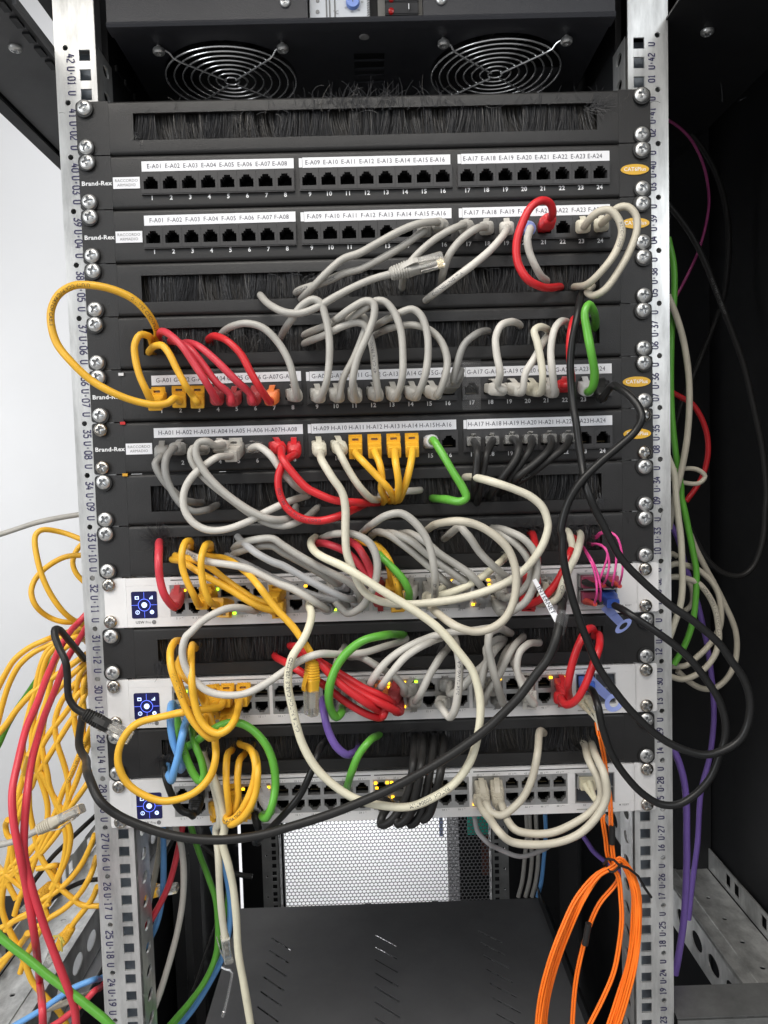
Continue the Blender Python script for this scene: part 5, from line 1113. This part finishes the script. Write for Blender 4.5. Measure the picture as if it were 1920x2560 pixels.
cable('grey', 'off', 'off', -150, 'N 700,150,-150 500,182 300,225 100,290 -40,335', 'grey cord arching out of the left picture edge over white wall', r=2.8)
cable('grey', 'off', 'free', 5, 'Y2 -60,1180 0,1165 150,1130 300,1070 420,1010 470,985', 'pale grey cord with a loose plug entering from the left edge', r=2.9, style=('boot', 'beige'), nose_up=(.3, -.4, -1))
cable('charcoal', 'off', 'off', -130, 'Y2 1200,800,-150 1050,940 850,1130 650,1330 520,1500 430,1620 370,1730', 'thin black cord slanting behind the yellow ones beside rail mark 27', r=2.5)
cable('charcoal', 'off', 'off', -140, 'Y2 1230,1600,-140 1080,1620 920,1680 780,1760 650,1850', 'short black cord arching behind the left rail at mark 26', r=2.5)
# ------------------------------------------------------------------ cords below, inside the cabinet
cable('beige', 'off', 'off', -60, 'O 1045,430,-60 1038,540 1010,720 960,950 905,1130,-70 850,1270,-90 X 1180,1790,-120 1080,1840,-120 900,1910 650,2010 450,2070 250,2180', 'beige cord falling behind the left rail and out to the lower left', r=2.8)
cable('blue', 'off', 'off', -50, 'O 1055,430,-50 1060,600 1055,850 1025,1030 960,1180,-60 880,1275,-80 X 1240,1650,-110 1100,1690 900,1770 700,1900 500,2040 300,2160 180,2230', 'blue cord curving behind the left rail to the lower left', r=2.9)
cable('crimson', 'off', 'off', -40, 'O 1185,420,-50 1150,600 1090,820 1000,1000 930,1110 880,1180,-60 X 1240,1740,-90 1120,1830 980,1980 850,2080 720,2180 620,2240', 'red cord curving behind the left rail below rail mark 25', r=2.9)
cable('white', 'off', 'off', -40, 'O 1140,430,-50 1175,560 1190,720 1185,900 1150,1110 1080,1370 1010,1580 930,1760', 'whitish cord bowing down right of the left rail', r=3.0)
cable('green', 'off', 'off', -60, 'O 1235,420,-60 1290,600 1350,760 1395,900 1412,1080 1400,1260 1330,1430 1220,1580 1080,1740', 'dark green cord bowing down left of the shelf', r=2.9)
cable('green', 'off', 'off', -80, 'O 1480,760,-70 1478,900 1440,1080 1410,1260 1350,1440 1250,1570 1120,1740', 'second green cord joining the dark green one from the right', r=2.7)
cable('blue', 'off', 'off', -70, 'O 1375,430,-70 1430,580 1470,760 1492,940 1485,1100 1440,1280 1360,1440 1260,1600 1150,1740', 'blue cord bowing down beside the green ones at the shelf edge', r=2.9)
cable('charcoal', 'off', 'off', -250, 'V 1090,130,-250 1160,180 1240,250 1380,400 1480,440 1620,460', 'dim dark cord curving at the left of the honeycomb door', r=3.0)
cable('charcoal', 'off', 'off', -150, 'V 1240,960,-150 1150,1220 1050,1520 1000,1650', 'thin dark wire slanting left of the hex key', r=1.3, lump=0)
# hex key hanging at the shelf edge
hk = empty('hex_key', at(575, 2440, -200), 'silver bent hex key hanging below the bare clear plug', 'hex key'); mb = MB()
mb.tube([at(*p) for p in ((552, 2417, -150), (563, 2423, -150), (574, 2425, -150), (580, 2432, -150), (579, 2445, -150), (570, 2490, -150), (559, 2535, -150))], .0017, 6)
under(mb.build('shank', CHROME, smooth=40), hk); under(MB().tube([at(560.5, 2528, -150), at(557, 2540, -150)], .0024, 10).build('ball_end', CHROME), hk)
# ------------------------------------------------------------------ right of the rack, against the black side panel
RC = [
 ('magenta', 1.5, -150, 'R 145,125 200,160 260,220 320,330 352,450 360,560 340,690 300,820 250,930 190,1045', 'thin magenta cord curving at the upper right of the rack'),
 ('charcoal', 3.3, -230, 'R 145,85 220,150 310,250 390,390 435,520 460,680 462,820 440,1030 400,1160 350,1290 280,1460 220,1600 180,1740', 'black cord arching furthest right beside rail marks 40 to 36'),
 ('charcoal', 3.0, -130, 'R 145,560 200,630 270,730 340,870 410,1050 480,1230 540,1400 600,1650 640,1850 660,2080 Z 1200,250 1190,450 1150,640 1080,800 980,890 860,900 720,840 600,720 500,560 430,420', 'long black cord with grey lettering, hooking back at the far right'),
 ('green', 3.0, -60, 'R 145,740 175,880 178,1050 165,1250 160,1450 165,1650 185,1850 215,2050 Z 340,80 380,260 420,450 470,700 495,850 490,1100 470,1300 420,1500 330,1700 260,1810', 'green cord running down right behind the right rail'),
 ('beige', 3.0, -50, 'R 145,1040 190,1150 225,1270 250,1420 258,1560 252,1720 235,1860 205,2000 Z 270,100 235,300 215,420', 'beige cord bowing right beside rail marks 37 to 34'),
 ('cream', 3.0, -30, 'R 145,1880 180,1980 Z 285,60 310,300 335,500 350,800 350,1050 330,1200 260,1420 210,1560', 'pale cord falling beside the right rail at mark 32'),
 ('red', 2.8, -130, 'R 165,1545 220,1575 275,1610 320,1680 350,1770 355,1860 335,1960 295,2040 240,2115', 'red cord bowing right beside rail mark 35'),
 ('beige', 2.2, -60, 'R 140,2010 155,1960 230,1945 300,1950 340,1985 310,2020 240,2020 160,1995', 'beige cord tied in a small horizontal loop beside rail mark 34'),
 ('beige', 2.9, -70, 'Z 215,800 290,775 380,790 480,820 570,880 660,970 720,1080 745,1220 740,1400 690,1520 600,1640 480,1750 380,1820 230,1825', 'beige coil turn, the inner one beside rail mark 31'),
 ('beige', 2.9, -60, 'Z 215,915 300,910 400,930 520,980 620,1100 690,1250 720,1420 725,1560 690,1700 600,1830 480,1920 350,1960 230,1930', 'beige coil turn with printed letters beside rail mark 31'),
 ('beige', 2.9, -100, 'Z 430,470 490,620 580,800 680,980 760,1140 850,1330 900,1480 910,1650 880,1820 800,1960 680,2050 560,2055 430,1990 300,1870', 'outermost beige coil turn beside rail mark 31'),
 ('beige', 2.6, -90, 'Z 215,720 235,670 300,700', 'stub of beige cord peeking out beside rail mark 32'),
 ('beige', 2.7, -110, 'Z 400,940 450,1030 440,1200 300,1280 230,1200', 'inner beige cord tucked behind the green one'),
 ('purple', 3.0, -160, 'Z 215,340 260,420 320,560 400,850 480,1080 560,1400 620,1700 660,2000 M 1380,200 1385,380 1360,600 1310,800 Q 1215,330 1185,560 1160,800', 'dark purple cord falling behind, furthest right of the purple pair'),
 ('purple', 3.3, -50, 'M 1130,520 1175,620 1215,780 Q 1148,320 1145,560 1130,800 1100,1010 1075,1145', 'bright purple cord hanging beside the right rail, ending at mark 23'),
 ('purple', 2.6, -140, 'Q 470,240 520,310 560,370 640,440 720,495 790,530', 'purple cord slanting behind the orange fibres'),
]
for c, r, D, pts, lb in RC:
    cable(c, 'off', 'off', D, pts, lb, r=r, lump=.012, text=[('UTP COPPER PVC PATCH CABLE', .22, False)] if 'printed letters' in lb else ([('(UL) TYPE CM VERIFIED', .18, False)] if 'grey lettering' in lb else None), tcol=GPRINT if c == 'charcoal' else None)
for i, (x0, x1) in enumerate(((160, 175), (258, 250), (200, 215), (140, 130))):
    cable('grey' if i != 1 else 'blue', 'off', 'off', -420, f'Q {x0},140 {x0 + 5},260 {x1},420 {x1 - 15},560 {x1 - 40},660', ['grey cord seen deep inside right of the honeycomb door', 'blue cord seen deep inside right of the honeycomb door', 'second grey cord deep inside, right of the blue one', 'leftmost grey cord deep inside beside the rear rail'][i], r=3.0)
# ------------------------------------------------------------------ orange fibres with their coil
LC = lambda tip, pos, root: (under(MB().tube([pos, pos.lerp(tip, .45), pos.lerp(tip, .46), tip], .0026, 10, rf=lambda k: (1.05, .95, .8, .55)[k]).build('ivory_boot', IVB, smooth=True), root))
def fibre(lab, head, down, loops, up_off, D, seed, tip_from):
    rn = random.Random(seed); pts = parse(head); W = [at(x, y, d if d is not None else D) for x, y, d in pts]
    for k in range(loops):
        j = lambda s: rn.uniform(-s, s); o = k * 14 + up_off
        seq = [(695 + j(6), 462 + j(4)), (600 - o * .3, 520 + j(5)), (500 - o * .8 + j(5), 660), (410 - o + j(5), 850), (330 - o + j(6), 1080), (270 - o + j(6), 1320), (245 - o * .8, 1600), (260, 2000), (420, 2200), (560, 2000), (620 + o, 1620), (710 + o * 1.1, 1330), (790 + o * .9 + j(5), 1050), (818 + o * .7 + j(4), 800), (815 + o * .6, 620), (770 + o * .5, 490), (725, 432 - o * .3)]
        for i, (x, y) in enumerate(seq): W.append(at(1260 + x * .39783, 1980 + y * .39783, D + 3 * math.sin(i * .9 + k) + k * 1.2))
    W.append(at(1260 + 690 * .39783, 1980 + 470 * .39783, D)); W.append(at(1260 + 720 * .39783, 1980 + 540 * .39783, D)); 
    for (x, y) in down: W.append(at(1260 + x * .39783, 1980 + y * .39783, D))
    path = crom(W, .006); base = path[0].copy(); root = empty('fibre_cable', base, lab, 'fibre cable', 'orange fibre cables'); 
    for s in (-1, 1):
        mb = MB(); q = []
        for i, p in enumerate(path):
            T = (path[min(i + 1, len(path) - 1)] - path[max(i - 1, 0)]).normalized(); n = T.cross((CAM - p).normalized()).normalized(); sp = .00105
            q.append(p + n * s * sp - base)
        mb.tube(q, .00098, 8); link('fibre_strand', mb.mesh('fibre_strand', CAB['orange'], smooth=60), root)
    for ps in tip_from:
        p0, p1 = [at(*t) for t in ps]; LC(p1, p0, root)
        m = MB(); m.tube([p1, p1.lerp(path[0], .5), path[0], path[2]], .0010, 8); under(m.build('fibre_strand', CAB['cream']), root)
    return root, path
f1, p1 = fibre('orange fibre pair from the middle switch, coiled in wide loops below', 'T3 1150,905,44 1170,1010,46 M 712,480,50 735,600 755,760 Q 665,30 672,200 678,330 690,440', [(735, 680), (740, 800), (725, 950), (690, 1130), (620, 1300), (530, 1480), (480, 1600)], 5, -8, 40, 3, [((1449, 1755, 20), (1476, 1785, 42)), ((1468, 1752, 20), (1486, 1783, 42))])
f2, p2 = fibre('orange fibre pair from the bottom switch, coiled inside the other loops', 'M 735,935,34 Q 620,150,36 640,300 652,400 680,450', [(600, 700), (540, 830), (490, 1000), (450, 1200), (430, 1450), (425, 1600)], 3, 12, 34, 5, [((1462, 1962, 20), (1487, 2003, 36)), ((1474, 1955, 20), (1490, 2000, 36))])
for f, path, spans in ((f1, p1, ((Q_ := (1260, 1980, .39783)), (678, 212, 328)),), (f2, p2, None)): pass
def sleeve(a, b, root, r=.0026): under(MB().tube([at(*a), at(*b)], r, 12).build('black_sleeve', CAB['charcoal'], smooth=True), root)
sleeve((1530, 2064, 41), (1530, 2110, 41), f1); sleeve((1472, 2308, 42), (1462, 2362, 42), f2)
ty = empty('cable_tie', at(1535, 2163, 46), 'twisted black tie holding the orange fibre coil', 'tie'); mb = MB()
c = at(1535, 2163, 42); mb.tube([c + Vector((.006 * math.cos(t), -.007 * math.sin(t), .003 * math.sin(t * 2))) for t in [2 * math.pi * i / 16 for i in range(16)]], .0010, 8, True)
mb.tube([at(*p) for p in ((1509, 2160, 42), (1520, 2147, 48), (1535, 2150, 52), (1548, 2163, 52), (1570, 2170, 50), (1595, 2190, 46), (1612, 2220, 40), (1628, 2243, 36))], .0011, 8)
under(mb.build('tie_wire', CAB['charcoal'], smooth=True), ty)
# ivory connector in the bottom optic and blank details
for prt, nm in ((('s28', 49), 'ivory optic connector in the upper cage of the bottom switch'), (('s30', 50), 'ivory optic connector in the lower cage of the middle switch')):
    pos, up = port_at(prt); t = empty('optic_connector', pos, nm, 'optic connector', 'ivory optic connectors'); mb = MB(); mb.box(pos.x - .0068, pos.x + .0068, -.015, -.002, pos.z - .0045, pos.z + .0048); under(mb.build('connector_body', IVB, bevel=.0005), t)
    mb = MB(); mb.box(pos.x - .0078, pos.x - .0070, -.010, -.001, pos.z - .0055, pos.z + .0058); mb.box(pos.x - .0078, pos.x + .0074, -.0075, -.001, pos.z + .0050, pos.z + .0058); under(mb.build('metal_bail', SILV2), t)
# empty plug sockets with plugs of two hidden cords (ports 25 and 27 of the bottom switch) and clear tape over G17
tp = empty('clear_tape', at(1173, 990, 6), 'strip of clear tape stuck over empty port 17 of the G-A patch panel', 'tape'); mb = MB()
Z0, Z1 = ubase(36) + .002, ubase(36) + .0445; x0, x1 = PX[16] - .0085, PX[16] + .0075
V = []; n = 10
for i in range(n + 1):
    z = Z1 + (Z0 - Z1) * i / n
    V += [(x0 + .0004 * math.sin(i * 2), -.0063 - .0005 * math.sin(i * 1.7), z), (x1 + .0004 * math.cos(i), -.0063 - .0007 * math.cos(i * 2.1), z)]
mb.add(V, [(2 * i, 2 * i + 1, 2 * i + 3, 2 * i + 2) for i in range(n)]); under(mb.build('tape_strip', TAPE), tp)
# pale yellow twist tie on the left depth rail
t = MB(); t.tube([at(*p) for p in ((133, 2341, -60), (148, 2340, -56), (153, 2350, -54), (155, 2378, -56))], .0010, 6); t.tube([at(153, 2343, -55), at(160, 2358, -54)], .0010, 6)
o = t.build('twist_tie', mat('yellow tie', (.50, .42, .08), .5)); tag(o, 'small yellow twist tie hanging on the left depth rail', 'tie')
